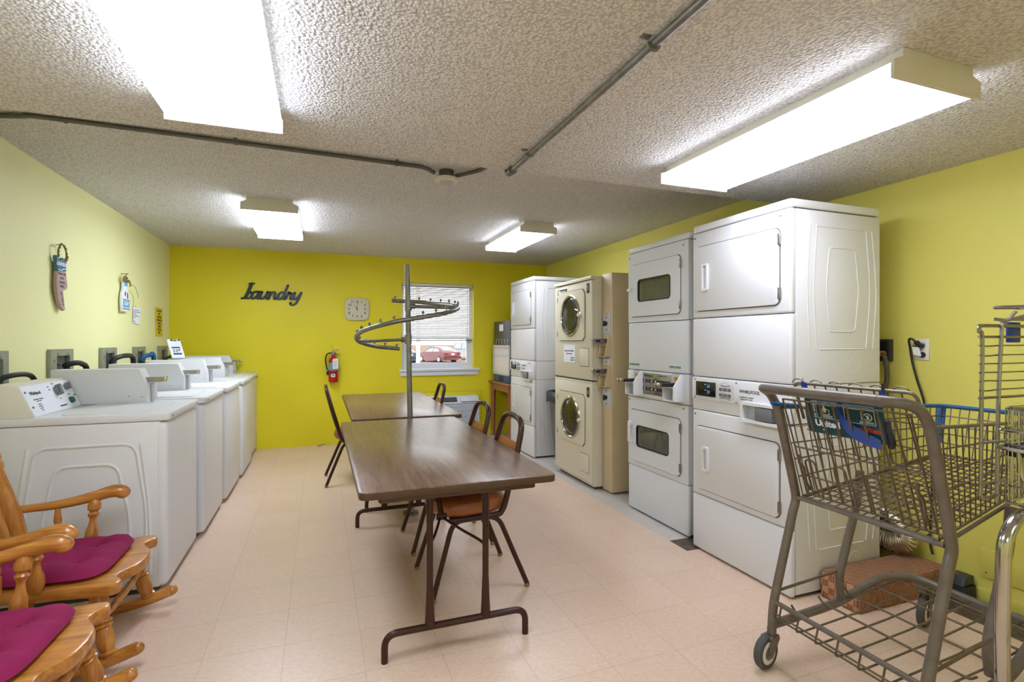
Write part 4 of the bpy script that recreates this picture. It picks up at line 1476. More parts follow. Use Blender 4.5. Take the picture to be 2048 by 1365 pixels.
# ------------------------------------------------------------------ back wall
def sign_script():
    """'Laundry' cut out in brush script"""
    S_ = []
    def st(pts, w=0.21):
        S_.append((pts, w))
    # L
    st([(0.40, 1.92), (0.36, 1.4), (0.30, 0.7), (0.20, 0.12)], 0.27)
    st([(0.16, 1.88), (0.40, 1.95), (0.66, 1.95)], 0.15)
    st([(-0.12, 0.05), (0.16, 0.10), (0.44, 0.06), (0.70, 0.20), (0.80, 0.52), (0.70, 0.84), (0.56, 0.78)], 0.2)
    def a(x):
        st([(x + 0.62, 0.82), (x + 0.36, 0.97), (x + 0.08, 0.66), (x + 0.10, 0.16), (x + 0.34, 0.06), (x + 0.60, 0.44)])
        st([(x + 0.66, 0.95), (x + 0.62, 0.36), (x + 0.74, 0.06), (x + 0.98, 0.22)])
    def u(x):
        st([(x, 0.94), (x - 0.01, 0.36), (x + 0.14, 0.05), (x + 0.38, 0.2), (x + 0.56, 0.6)])
        st([(x + 0.58, 0.95), (x + 0.55, 0.36), (x + 0.68, 0.06), (x + 0.88, 0.22)])
    def n(x):
        st([(x, 0.92), (x + 0.04, 0.5), (x + 0.0, 0.04)])
        st([(x + 0.04, 0.5), (x + 0.26, 0.92), (x + 0.5, 0.86), (x + 0.52, 0.4), (x + 0.64, 0.06), (x + 0.86, 0.22)])
    a(0.72)
    u(1.66)
    n(2.50)
    x = 3.34
    st([(x + 0.60, 0.80), (x + 0.36, 0.97), (x + 0.08, 0.66), (x + 0.10, 0.16), (x + 0.34, 0.06), (x + 0.60, 0.44)])
    st([(x + 0.74, 1.85), (x + 0.66, 1.1), (x + 0.62, 0.36), (x + 0.74, 0.06), (x + 0.96, 0.24)])
    x = 4.26
    st([(x - 0.02, 0.30), (x + 0.14, 0.98), (x + 0.26, 0.80), (x + 0.46, 0.84), (x + 0.44, 0.3), (x + 0.56, 0.06), (x + 0.80, 0.30)])
    x = 5.0
    st([(x, 0.94), (x, 0.40), (x + 0.16, 0.08), (x + 0.40, 0.26), (x + 0.58, 0.7)])
    st([(x + 0.66, 0.98), (x + 0.58, 0.3), (x + 0.46, -0.36), (x + 0.16, -0.66), (x - 0.12, -0.52), (x - 0.10, -0.36)], 0.2)
    k = 0.0985
    b = MB().use('signblack')
    for i, (pts, w) in enumerate(S_):
        sh = [Vector((p[0] + 0.24 * p[1], p[1], 0)) for p in pts]
        P = smooth_path(sh, 6)
        L, Rr = [], []
        for j, p in enumerate(P):
            d = (P[min(j + 1, len(P) - 1)] - P[max(j - 1, 0)]).normalized()
            nn = Vector((-d.y, d.x, 0))
            # a slanted pen: broad downstrokes, thinner joins
            ww = w * (0.95 + 0.42 * abs(d.y)) * 0.5
            L.append(p + nn * ww)
            Rr.append(p - nn * ww)
        y0, y1 = YB - 0.016 - 0.00004 * i, YB - 0.001
        def W_(p, y):
            return (-0.885 + p.x * k * 1.14, y, 1.857 + p.y * k)
        for y in (y0,):
            A = [b.bm.verts.new(W_(p, y)) for p in L]
            B = [b.bm.verts.new(W_(p, y)) for p in Rr]
            A2 = [b.bm.verts.new(W_(p, y1)) for p in L]
            B2 = [b.bm.verts.new(W_(p, y1)) for p in Rr]
            for j in range(len(P) - 1):
                b._face([A[j], B[j], B[j + 1], A[j + 1]])
                b._face([A2[j + 1], B2[j + 1], B2[j], A2[j]])
                b._face([A[j + 1], A2[j + 1], A2[j], A[j]])
                b._face([B[j], B2[j], B2[j + 1], B[j + 1]])
            b._face([A[0], A2[0], B2[0], B[0]])
            b._face([B[-1], B2[-1], A2[-1], A[-1]])
        for e in (P[0], P[-1]):
            n_ = 12
            r = w * 0.6
            ring = [b.bm.verts.new(W_(e + Vector((math.cos(2 * PI * q / n_) * r, math.sin(2 * PI * q / n_) * r, 0)), y0)) for q in range(n_)]
            b._face(ring)
            ring2 = [b.bm.verts.new(W_(e + Vector((math.cos(2 * PI * q / n_) * r, math.sin(2 * PI * q / n_) * r, 0)), y1)) for q in range(n_)]
            b._face(ring2[::-1])
            for q in range(n_):
                b._face([ring[q], ring2[q], ring2[(q + 1) % n_], ring[(q + 1) % n_]])
    bmesh.ops.recalc_face_normals(b.bm, faces=b.bm.faces)
    o = b.build('wall_sign', None)
    tag(o, 'black script Laundry sign on the bright yellow wall', 'sign')


sign_script()


def clock():
    cx, cz, s = 0.454, 1.757, 0.305
    t = thing('wall_clock', 'cream square clock with rounded corners hanging on the yellow wall', 'clock', (cx, YB, cz))
    b = MB().prism(rrect(s, s * 0.96, 0.075, 7, cx, cz), 'Y', YB - 0.038, YB - 0.001, 0.008)
    b.build('case', 'clockface', t)
    b = MB().prism(rrect(s - 0.022, s * 0.96 - 0.022, 0.066, 7, cx, cz), 'Y', YB - 0.0395, YB - 0.037)
    b.build('dial', 'clockface', t)
    b = MB().use('ink')
    pos = {12: (0.0, 0.093), 1: (0.058, 0.093), 2: (0.098, 0.052), 3: (0.1, 0.0), 4: (0.098, -0.052), 5: (0.058, -0.093), 6: (0, -0.093), 7: (-0.054, -0.093), 8: (-0.097, -0.054), 9: (-0.1, 0), 10: (-0.092, 0.052), 11: (-0.06, 0.093)}
    for k, (x, z) in pos.items():
        b.text(str(k), 0.042, face_negy(cx + x, YB - 0.0398, cz + z), bold=0.0008, ext=0.0004)
    for k in range(60):
        a = 2 * PI * k / 60
        dx, dz = math.sin(a), math.cos(a)
        m = 0.128 / (abs(dx) ** 4.5 + abs(dz) ** 4.5) ** (1 / 4.5)
        l = 0.010 if k % 5 == 0 else 0.006
        b.rod((cx + dx * (m - l), YB - 0.0398, cz + dz * (m - l)), (cx + dx * m, YB - 0.0398, cz + dz * m), 0.0016 if k % 5 == 0 else 0.0008, 4)
    b.build('numerals', None, t)
    b = MB().use('ink')
    def hand(a, l, w, y):
        a = math.radians(a)
        d = Vector((math.sin(a), 0, math.cos(a)))
        n = Vector((d.z, 0, -d.x))
        c0 = Vector((cx, y, cz))
        b.quad(c0 - d * 0.018 - n * w, c0 - d * 0.018 + n * w, c0 + d * l + n * w * 0.5, c0 + d * l - n * w * 0.5)
    hand(-33, 0.068, 0.0035, YB - 0.043)
    hand(7, 0.088, 0.0028, YB - 0.045)
    b.cyl((cx, YB - 0.047, cz), (cx, YB - 0.039, cz), 0.006, 12)
    b.build('hands', None, t)


clock()


def extinguisher():
    x, y = 0.160, YB - 0.075
    t = thing('fire_extinguisher', 'red fire extinguisher with a white tag hanging on the yellow wall', 'fire extinguisher', (x, y, 0.812))
    b = MB().use('red').lathe([(0, 0.048), (0.02, 0.057), (0.74, 0.057), (0.80, 0.054), (0.87, 0.040), (0.91, 0.022), (1.0, 0.020)], (x, y, 0.812), (x, y, 1.165), 28)
    b.build('cylinder', None, t)
    MB().lathe([(0, 0.0578), (1, 0.0578)], (x, y, 0.965), (x, y, 1.065), 28).build('label_band', 'teallabel', t)
    b = MB().use('paper').prism(rrect(0.05, 0.04, 0.012, 3, x - 0.004, 0.90), 'Y', y - 0.060, y - 0.053)
    b.use('green').prism(rrect(0.022, 0.02, 0.006, 3, x - 0.004, 0.902), 'Y', y - 0.061, y - 0.059)
    b.build('round_sticker', None, t)
    b = MB().use('galv').cyl((x, y, 1.155), (x, y, 1.19), 0.02, 14)
    b.box(x - 0.032, x + 0.03, y - 0.014, y + 0.014, 1.185, 1.20, 0.003)
    b.prism([(-0.03, 0), (0.062, 0.028), (0.062, 0.034), (-0.03, 0.012)], 'Y', y - 0.011, y + 0.011, 0.001)
    b.build('valve', None, t)
    b.bm if False else None
    v = MB().use('galv')
    v.tube(smooth_path([(x - 0.028, y - 0.002, 1.20), (x + 0.02, y - 0.002, 1.222), (x + 0.062, y - 0.004, 1.225)], 4), 0.006, 8)
    v.tube(smooth_path([(x, y - 0.002, 1.186), (x + 0.045, y - 0.004, 1.172), (x + 0.085, y - 0.006, 1.155)], 4), 0.0055, 8)
    v.build('squeeze_handle', None, t)
    b = MB().use('dark').tube(smooth_path([(x - 0.025, y, 1.188), (x - 0.07, y - 0.004, 1.175), (x - 0.094, y - 0.006, 1.12), (x - 0.088, y - 0.006, 1.04), (x - 0.073, y - 0.008, 0.97)], 6), 0.0085, 10)
    b.cyl((x - 0.073, y - 0.008, 0.975), (x - 0.070, y - 0.008, 0.91), 0.012, 12)
    b.use('offwhite').ball((x - 0.075, y - 0.018, 0.962), 0.008, 8)
    b.build('hose', None, t)
    b = MB().use('seam').tube([(x + 0.059 * math.cos(a), y + 0.059 * math.sin(a), 0.957) for a in [2 * PI * k / 28 for k in range(28)]], 0.004, 8, closed=True)
    b.box(x - 0.076, x - 0.05, y - 0.014, y - 0.004, 0.952, 0.962)
    b.build('strap', None, t)
    b = MB().use('paper').prism([(x - 0.008, 0.985), (x + 0.056, 0.988), (x + 0.056, 1.10), (x + 0.045, 1.118), (x + 0.002, 1.116), (x - 0.012, 1.10)], 'Y', y - 0.064, y - 0.062)
    b.use('ink_grey')
    for k in range(7):
        b.box(x + 0.0, x + 0.046 - 0.006 * (k % 3), y - 0.0646, y - 0.064, 1.082 - 0.013 * k, 1.085 - 0.013 * k)
    b.use('ink').cyl((x + 0.022, y - 0.0648, 1.107), (x + 0.022, y - 0.061, 1.107), 0.004, 8)
    b.build('inspection_tag', None, t)
    b = MB().use('galv').box(x - 0.025, x + 0.025, y + 0.056, YB, 1.0, 1.15, 0.002).box(x - 0.02, x + 0.02, y + 0.02, YB, 1.17, 1.178, 0.001)
    b.use('cord').tube(smooth_path([(x - 0.03, YB - 0.003, 1.30), (x - 0.005, YB - 0.02, 1.24), (x + 0.01, y + 0.01, 1.20)], 5), 0.0016, 5)
    b.build('wall_bracket', None, t)


extinguisher()


def heater():
    x0, x1, z0, z1 = 1.27, 2.085, 0.05, 0.578
    y0 = YB - 0.165
    t = thing('wall_heater', 'low white louvred heating and cooling unit under the window', 'heater', ((x0 + x1) / 2, YB - 0.08, 0))
    prof = [(YB, z0), (y0 + 0.02, z0), (y0, z0 + 0.03), (y0 + 0.01, z1 - 0.085), (y0 + 0.055, z1 - 0.012), (y0 + 0.075, z1), (YB, z1)]
    MB().prism(prof, 'X', x0, x1, 0.008).build('casing', 'window_white', t)
    b = MB().use('grey')
    b.prism([(y0 - 0.001, z0 + 0.05), (y0 - 0.003, z0 + 0.05), (y0 + 0.006, z1 - 0.10), (y0 + 0.009, z1 - 0.10)], 'X', x0 + 0.02, x1 - 0.02)
    b.build('grille_back', None, t)
    b = MB().use('window_white')
    z = z0 + 0.055
    while z < z1 - 0.11:
        yy = y0 + 0.010 * (z - z0) / (z1 - z0)
        b.prism([(yy - 0.012, z), (yy + 0.002, z + 0.009), (yy + 0.002, z + 0.015), (yy - 0.012, z + 0.006)], 'X', x0 + 0.015, x1 - 0.015)
        z += 0.0205
    b.build('louvres', None, t)
    # sloped top: dark outlet grille and control flap
    def sl(u, w):       # u 0..1 up the slope, w out of it
        p = Vector((0, y0 + 0.010, z1 - 0.085)).lerp(Vector((0, y0 + 0.055, z1 - 0.012)), u)
        n = Vector((0, -0.85, 0.52))
        return (p.y + n.y * w, p.z + n.z * w)
    b = MB().use('charcoal').prism([sl(0.1, 0.001), sl(0.1, 0.004), sl(0.95, 0.004), sl(0.95, 0.001)], 'X', x0 + 0.06, x0 + 0.50)
    b.use('grey')
    for k in range(7):
        u = 0.14 + 0.12 * k
        b.prism([sl(u, 0.003), sl(u, 0.010), sl(u + 0.035, 0.010), sl(u + 0.035, 0.003)], 'X', x0 + 0.06, x0 + 0.50)
    b.build('outlet_grille', None, t)
    b = MB().use('window_white').prism([sl(0.08, 0.001), sl(0.08, 0.014), sl(0.95, 0.010), sl(0.95, 0.001)], 'X', x0 + 0.555, x1 - 0.02, 0.002)
    b.use('seam').prism([sl(0.0, 0.001), sl(0.0, 0.010), sl(0.07, 0.010), sl(0.07, 0.001)], 'X', x0 + 0.56, x1 - 0.025)
    b.build('control_flap', None, t)


heater()


# ------------------------------------------------------------------ left wall
def wall_boxes():
    z0, z1 = 1.0, 1.285
    def mk(ya, labelled):
        w = 0.33
        t = thing('washer_outlet_box', labelled, 'outlet box', (XL, ya + w / 2, z0), 'recessed water boxes above the washing machines')
        b = MB().use('box_metal').ring_prism(rrect(w, z1 - z0, 0.004, 1, ya + w / 2, (z0 + z1) / 2), rrect(0.19, 0.20, 0.004, 1, ya + w / 2 + 0.015, z0 + 0.14), 'X', XL + 0.001, XL + 0.022)
        b.build('frame', None, t)
        b = MB().use('charcoal').box(XL, XL + 0.004, ya + 0.06, ya + 0.28, z0 + 0.02, z1 - 0.02)
        b.build('recess', None, t)
        b = MB().use('steel').cyl((XL + 0.003, ya + 0.13, z0 + 0.18), (XL + 0.012, ya + 0.13, z0 + 0.18), 0.008, 10).cyl((XL + 0.003, ya + 0.165, z0 + 0.182), (XL + 0.012, ya + 0.165, z0 + 0.182), 0.006, 10)
        b.use('yellow_label').cyl((XL + 0.004, ya + 0.09, z0 + 0.09), (XL + 0.03, ya + 0.09, z0 + 0.09), 0.012, 12)
        b.use('lgrey').box(XL + 0.02, XL + 0.038, ya + 0.045, ya + 0.065, z0 + 0.02, z0 + 0.085, 0.003)
        b.build('valve', None, t)
        b = MB().use('steel')
        for y, z in ((ya + 0.1, z1 - 0.035), (ya + 0.25, z1 - 0.035), (ya + 0.05, z0 + 0.21)):
            b.cyl((XL + 0.02, y, z), (XL + 0.025, y, z), 0.007, 8)
        b.build('screws', None, t)
        return t
    ys = (3.365, 4.176, 5.011, 5.794, 6.589)
    labs = ('recessed metal water box cut by the picture edge, nearest the camera', 'recessed metal water box behind the nearest coin box', 'bluish metal water box with a thick black hose, behind the second coin box', 'recessed water box with a blue hose end, under the white paper note', 'small-looking recessed water box beside the white clipboard')
    for i, (y, l) in enumerate(zip(ys, labs)):
        mk(y, l)
    def hose(pts, r, m, label):
        o = MB().use(m).tube(smooth_path(pts, 8), r, 10).build('water_hose', None)
        tag(o, label, 'hose', 'black hoses above the washing machines')
    hose([(XL + 0.03, 3.515, 1.05), (-1.605, 3.53, 1.13), (-1.56, 3.62, 1.155), (-1.545, 3.72, 1.14), (-1.55, 3.78, 1.08), (-1.56, 3.80, 0.98), (-1.56, 3.80, 0.60)], 0.014, 'cord', 'black hose curving down behind the nearest washing machine console')
    hose([(XL + 0.03, 4.335, 1.165), (-1.60, 4.335, 1.182), (-1.565, 4.37, 1.19), (-1.555, 4.42, 1.18), (-1.55, 4.48, 1.14), (-1.55, 4.50, 0.95), (-1.55, 4.50, 0.6)], 0.018, 'cord', 'short thick black hose in front of the water box behind the nearest coin box')
    hose([(XL + 0.033, 5.165, 1.13), (-1.605, 5.175, 1.185), (-1.57, 5.22, 1.21), (-1.55, 5.32, 1.215), (-1.55, 5.42, 1.20), (-1.55, 5.46, 1.12), (-1.55, 5.46, 0.6)], 0.02, 'cord', 'thick black hose arching over the second coin box')
    hose([(XL + 0.033, 5.945, 1.15), (-1.605, 5.955, 1.185), (-1.57, 6.0, 1.20), (-1.55, 6.06, 1.16), (-1.55, 6.08, 0.6)], 0.02, 'blue_rim', 'blue hose at the water box under the white paper note')
    hose([(XL + 0.03, 6.75, 1.12), (-1.60, 6.77, 1.155), (-1.56, 6.84, 1.165), (-1.55, 6.92, 1.12), (-1.55, 6.94, 0.6)], 0.016, 'cord', 'black hose at the water box beside the clipboard')


wall_boxes()


def left_wall_decor():
    # washboard-brush plaque
    t = thing('wooden_plaque', 'brush-shaped wooden plaque with slate blue top and pink body, hanging by a twig loop', 'wall decoration', (XL, 4.3, 1.55))
    x0, x1 = XL + 0.012, XL + 0.034
    body = [(4.235, 1.80), (4.228, 1.73), (4.235, 1.67), (4.26, 1.60), (4.30, 1.556), (4.335, 1.545), (4.348, 1.553), (4.34, 1.59), (4.322, 1.66), (4.318, 1.685), (4.345, 1.685), (4.375, 1.695), (4.385, 1.72), (4.372, 1.76), (4.362, 1.80), (4.36, 1.815)]
    top = [(4.235, 1.80), (4.36, 1.815), (4.356, 1.85), (4.372, 1.89), (4.362, 1.90), (4.345, 1.893), (4.32, 1.90), (4.29, 1.885), (4.262, 1.875), (4.24, 1.905), (4.225, 1.905), (4.222, 1.885), (4.238, 1.845)]
    MB().use('pinkwood').prism(body, 'X', x0, x1, 0.004).build('body', None, t)
    MB().use('bluesign').prism(top, 'X', x0, x1 + 0.002, 0.004).build('painted_top', None, t)
    b = MB().use('paper').text('LAUNDRY', 0.034, face_posx(x1 + 0.0028, 4.298, 1.853), bold=0.0008)
    b.tube(smooth_path([(x1 + 0.003, 4.238, 1.815), (x1 + 0.003, 4.28, 1.812), (x1 + 0.003, 4.32, 1.826), (x1 + 0.003, 4.358, 1.824)], 5), 0.003, 6)
    b.use('ink_grey')
    for s, z in (('WASH DRY', 1.788), ('FOLD', 1.76), ('& IRON', 1.732), ('DAILY', 1.705)):
        b.text(s, 0.023, face_posx(x1 + 0.0008, 4.30, z))
    b.text('SELF SERVE', 0.02, face_posx(x1 + 0.0008, 4.302, 1.625) @ Matrix.Rotation(-1.25, 4, 'Z'))
    b.build('lettering', None, t)
    b = MB().use('twig')
    lp = smooth_path([(x1, 4.245, 1.895), (x1 + 0.004, 4.238, 1.94), (x1 + 0.006, 4.262, 1.982), (x1 + 0.004, 4.30, 1.985), (x1 + 0.006, 4.338, 1.955), (x1 + 0.004, 4.352, 1.91), (x1, 4.345, 1.89)], 6)
    b.tube(lp, 0.0045, 6)
    b.tube([p + Vector((0.003, 0.004 * math.sin(i * .9), 0.004 * math.cos(i * .9))) for i, p in enumerate(lp)], 0.003, 5)
    for i in range(0, len(lp), 2):
        p = lp[i]
        b.ball(p + Vector((random.uniform(0, .006), random.uniform(-.008, .008), random.uniform(-.008, .008))), random.uniform(0.004, 0.009), 6, (1, 1, .6))
    for k in range(5):
        p = lp[-1].lerp(lp[-8], k / 5)
        b.ball(p + Vector((0.004, 0.004, 0)), 0.012, 7, (.7, 1, .8))
    b.build('twig_loop', None, t)
    MB().use('galv').cyl((XL, 4.30, 1.985), (x1 + 0.004, 4.30, 1.985), 0.003, 8).build('nail', None, t)

    # bottle plaque
    t = thing('bottle_plaque', 'white and blue bottle-shaped wooden plaque hanging by a bow of twigs', 'wall decoration', (XL, 5.51, 1.6))
    bot = [(5.435, 1.60), (5.62, 1.606), (5.628, 1.63), (5.61, 1.72), (5.59, 1.77), (5.565, 1.80), (5.56, 1.875), (5.47, 1.87), (5.465, 1.80), (5.435, 1.76), (5.425, 1.70)]
    MB().use('paper').prism(bot, 'X', x0, x1, 0.004).build('body', None, t)
    b = MB().use('skyblue').box(x1 - 0.002, x1 + 0.0012, 5.445, 5.605, 1.638, 1.70).box(x1 - 0.002, x1 + 0.0012, 5.472, 5.558, 1.828, 1.868)
    b.use('maroon').box(x1 - 0.002, x1 + 0.0014, 5.436, 5.612, 1.704, 1.711).box(x1 - 0.002, x1 + 0.0014, 5.440, 5.618, 1.622, 1.629)
    b.prism([(5.49, 1.735), (5.52, 1.755), (5.505, 1.785), (5.485, 1.765)], 'X', x1, x1 + 0.0014)
    b.prism([(5.545, 1.72), (5.575, 1.725), (5.565, 1.78), (5.55, 1.77)], 'X', x1, x1 + 0.0014)
    b.use('paper').text('SOAP', 0.04, face_posx(x1 + 0.0016, 5.525, 1.672), bold=0.0008)
    b.build('painted_label', None, t)
    b = MB().use('twig')
    b.tube(smooth_path([(x1, 5.47, 1.862), (x1 + .01, 5.43, 1.895), (x1 + .01, 5.48, 1.915), (x1 + .005, 5.52, 1.88), (x1 + .01, 5.56, 1.885), (x1 + .01, 5.60, 1.85), (x1, 5.62, 1.84)], 6), 0.006, 6)
    b.tube(smooth_path([(x1, 5.48, 1.895), (x1 + .008, 5.50, 1.93), (x1 + .006, 5.52, 1.94), (x1 + .004, 5.56, 1.945)], 5), 0.004, 6)
    b.tube(smooth_path([(x1, 5.58, 1.86), (x1 + .02, 5.68, 1.84), (x1 + .02, 5.76, 1.78), (x1 + .015, 5.80, 1.75)], 6), 0.0016, 5)
    b.tube(smooth_path([(x1, 5.60, 1.80), (x1 + .015, 5.65, 1.75), (x1 + .015, 5.665, 1.68), (x1 + .012, 5.65, 1.64)], 6), 0.0014, 5)
    for k in range(7):
        b.ball((x1 + 0.008, 5.45 + 0.015 * k, 1.885 + 0.02 * math.sin(k * 1.7)), 0.012, 7, (.6, 1, .8))
    b.build('twig_bow', None, t)
    MB().use('galv').cyl((XL, 5.51, 1.938), (x1 + 0.008, 5.51, 1.938), 0.003, 8).build('nail', None, t)

    # taped notes
    b = MB().use('paper')
    b.prism([(5.80, 1.515), (5.975, 1.50), (6.04, 1.655), (5.80, 1.668)], 'X', XL + 0.006, XL + 0.0075)
    b.use('ink')
    for k, w in enumerate((.16, .19, .08, .15, .05, 0, .05)):
        if w:
            b.box(XL + 0.0075, XL + 0.0079, 5.815, 5.815 + w, 1.632 - 0.018 * k, 1.637 - 0.018 * k)
    b.use('offwhite').box(XL, XL + 0.008, 5.86, 5.90, 1.655, 1.675)
    tag(b.build('paper_note', None), 'white handwritten note taped to the pale wall under the bottle plaque', 'note')
    b = MB().use('ypaper').prism([(6.535, 1.39), (6.78, 1.392), (6.775, 1.70), (6.52, 1.705)], 'X', XL + 0.002, XL + 0.0035)
    b.use('ink')
    for k, s in enumerate(('PLEASE DO', 'NOT', 'OVERLOAD', 'WASHERS OR', 'DRYERS', 'THANK', 'YOU FOR', 'HELP')):
        b.text(s, 0.032, face_posx(XL + 0.0039, 6.655, 1.668 - 0.034 * k), bold=0.0006)
    tag(b.build('paper_notice', None), 'yellow printed notice on the pale wall next to the corner', 'notice')

    # clipboard leaning on the fourth water box hose
    t = thing('clipboard', 'white clipboard with a printed sheet leaning above the fourth washing machine', 'clipboard', (-1.36, 6.1, 1.168))
    bl, br = Vector((-1.385, 6.03, 1.169)), Vector((-1.295, 6.14, 1.169))
    U = (br - bl).normalized()
    V = (Vector((-0.065, 0.053, 0.2))).normalized()
    V = (V - U * V.dot(U)).normalized()
    N = U.cross(V)
    mt = Matrix(((U.x, V.x, N.x, bl.x), (U.y, V.y, N.y, bl.y), (U.z, V.z, N.z, bl.z), (0, 0, 0, 1)))
    w, h = (br - bl).length, 0.205
    MB().use('paper').prism(rrect(w, h, 0.012, 3, w / 2, h / 2), 'Z', -0.006, 0.0, 0.001).xf(mt).build('board', None, t)
    b = MB().use('paper').box(0.008, w - 0.008, 0.01, h - 0.02, 0, 0.001)
    b.use('bluefront').box(0.025, w - 0.025, 0.105, 0.120, 0.001, 0.0014).box(0.025, w - 0.025, 0.035, 0.053, 0.001, 0.0014)
    b.use('box_metal').box(0.032, 0.05, 0.060, 0.095, 0.001, 0.0014).box(0.06, 0.08, 0.060, 0.095, 0.001, 0.0014)
    b.use('maroon').box(0.09, 0.108, 0.077, 0.095, 0.001, 0.0014)
    b.xf(mt).build('printed_sheet', None, t)
    b = MB().use('steel').box(0.045, w - 0.045, h - 0.022, h - 0.006, 0.0, 0.008, 0.003)
    b.use('dark').ball((0.04, h - 0.012, 0.008), 0.009, 8).ball((w - 0.02, h - 0.012, 0.008), 0.009, 8)
    b.xf(mt).build('clip', None, t)


left_wall_decor()


# ------------------------------------------------------------------ far right corner
def corner_things():
    t = thing('wooden_stand', 'narrow reddish wooden stand under the black dispenser', 'table', (2.55, 6.64, 0))
    MB().box(2.262, 2.86, 6.21, 7.06, 0.755, 0.78, 0.004).build('top', 'stand_wood', t)
    b = MB().use('stand_wood').box(2.30, 2.32, 6.26, 7.01, 0.66, 0.755).box(2.80, 2.82, 6.26, 7.01, 0.66, 0.755).box(2.31, 2.81, 6.26, 6.28, 0.66, 0.755).box(2.31, 2.81, 6.99, 7.01, 0.66, 0.755)
    b.build('apron', None, t)
    for x in (2.315, 2.805):
        for y in (6.275, 6.995):
            MB().tube([(x, y, 0.755), (x, y, 0.0)], 0.034, 4, radii=[0.038, 0.028]).build('leg', 'stand_wood', t)
    d = thing('vending_dispenser', 'black soap dispenser with pale product windows and blue base, on the wooden stand', 'dispenser', (2.5, 6.6, 0.78))
    xf, y0, y1 = 2.305, 6.27, 6.93
    MB().box(xf, 2.72, y0, y1, 0.7805, 1.61, 0.006).build('cabinet', 'charcoal', d)
    b = MB().use('galv')
    for k in range(5):
        yc = y1 - 0.11 - 0.115 * k
        b.box(xf - 0.006, xf + 0.001, yc - 0.018, yc + 0.018, 1.29, 1.37, 0.002)
    b.build('coin_slots', None, d)
    b = MB().use('lgrey').ring_prism(rrect(y1 - y0 - 0.012, 0.40, 0.02, 3, (y0 + y1) / 2, 1.083), rrect(y1 - y0 - 0.06, 0.34, 0.02, 3, (y0 + y1) / 2, 1.083), 'X', xf - 0.018, xf + 0.001)
    b.box(xf - 0.014, xf + 0.001, y0 + 0.03, y1 - 0.03, 1.13, 1.16)
    fr = b.build('product_frame', None, d)
    b = MB().use('cream_panel').box(xf - 0.006, xf + 0.001, y0 + 0.025, y1 - 0.025, 0.91, 1.13).box(xf - 0.006, xf + 0.001, y0 + 0.025, y1 - 0.025, 1.16, 1.255)
    b.build('product_window', None, fr)
    b = MB().use('bluefront').box(xf - 0.006, xf + 0.001, y0 + 0.004, y1 - 0.004, 0.785, 0.875, 0.002)
    b.use('ink').box(xf - 0.008, xf - 0.005, y0 + 0.24, y0 + 0.44, 0.80, 0.865, 0.001)
    b.build('base_panel', None, d)
    b = MB().use('paper').box(xf - 0.002, xf + 0.001, 6.54, 6.70, 1.475, 1.565)
    b.build('paper_label', None, d)

    t = thing('trash_bin', 'grey plastic trash bin with a black liner, between two stacked dryers', 'bin', (2.63, 5.14, 0))
    def sec(z, k):
        return [(2.63 + x * k, 5.14 + y * k, z) for x, y in rrect(0.46, 0.46, 0.10, 5)]
    b = MB().use('bin')
    rings = [[b.bm.verts.new(p) for p in sec(z, k)] for z, k in ((0.0, 0.70), (0.015, 0.73), (0.40, 0.86), (0.70, 0.97), (0.72, 1.0), (0.765, 1.0), (0.765, 0.95), (0.55, 0.9))]
    for A, B in zip(rings, rings[1:]):
        for k in range(len(A)):
            b._face([A[k], A[(k + 1) % len(A)], B[(k + 1) % len(A)], B[k]])
    b._face(rings[0][::-1])
    b._face(rings[-1])
    b.build('bin', None, t)
    b = MB().use('bag')
    base = rrect(0.475, 0.475, 0.10, 9)
    rings = []
    for z, k, j in ((0.66, 1.03, .012), (0.69, 1.035, .010), (0.73, 1.04, .006), (0.772, 1.03, .005), (0.782, 0.99, .005), (0.76, 0.92, .006), (0.60, 0.86, .01)):
        rings.append([b.bm.verts.new((2.63 + x * k + random.uniform(-j, j), 5.14 + y * k + random.uniform(-j, j), z + random.uniform(-j, j) * (1.4 if z < .68 else .3))) for x, y in base])
    for A, B in zip(rings, rings[1:]):
        for k in range(len(A)):
            b._face([A[k], A[(k + 1) % len(A)], B[(k + 1) % len(A)], B[k]])
    b._face(rings[-1])
    b.build('bin_liner', None, t, sharp=80)


corner_things()


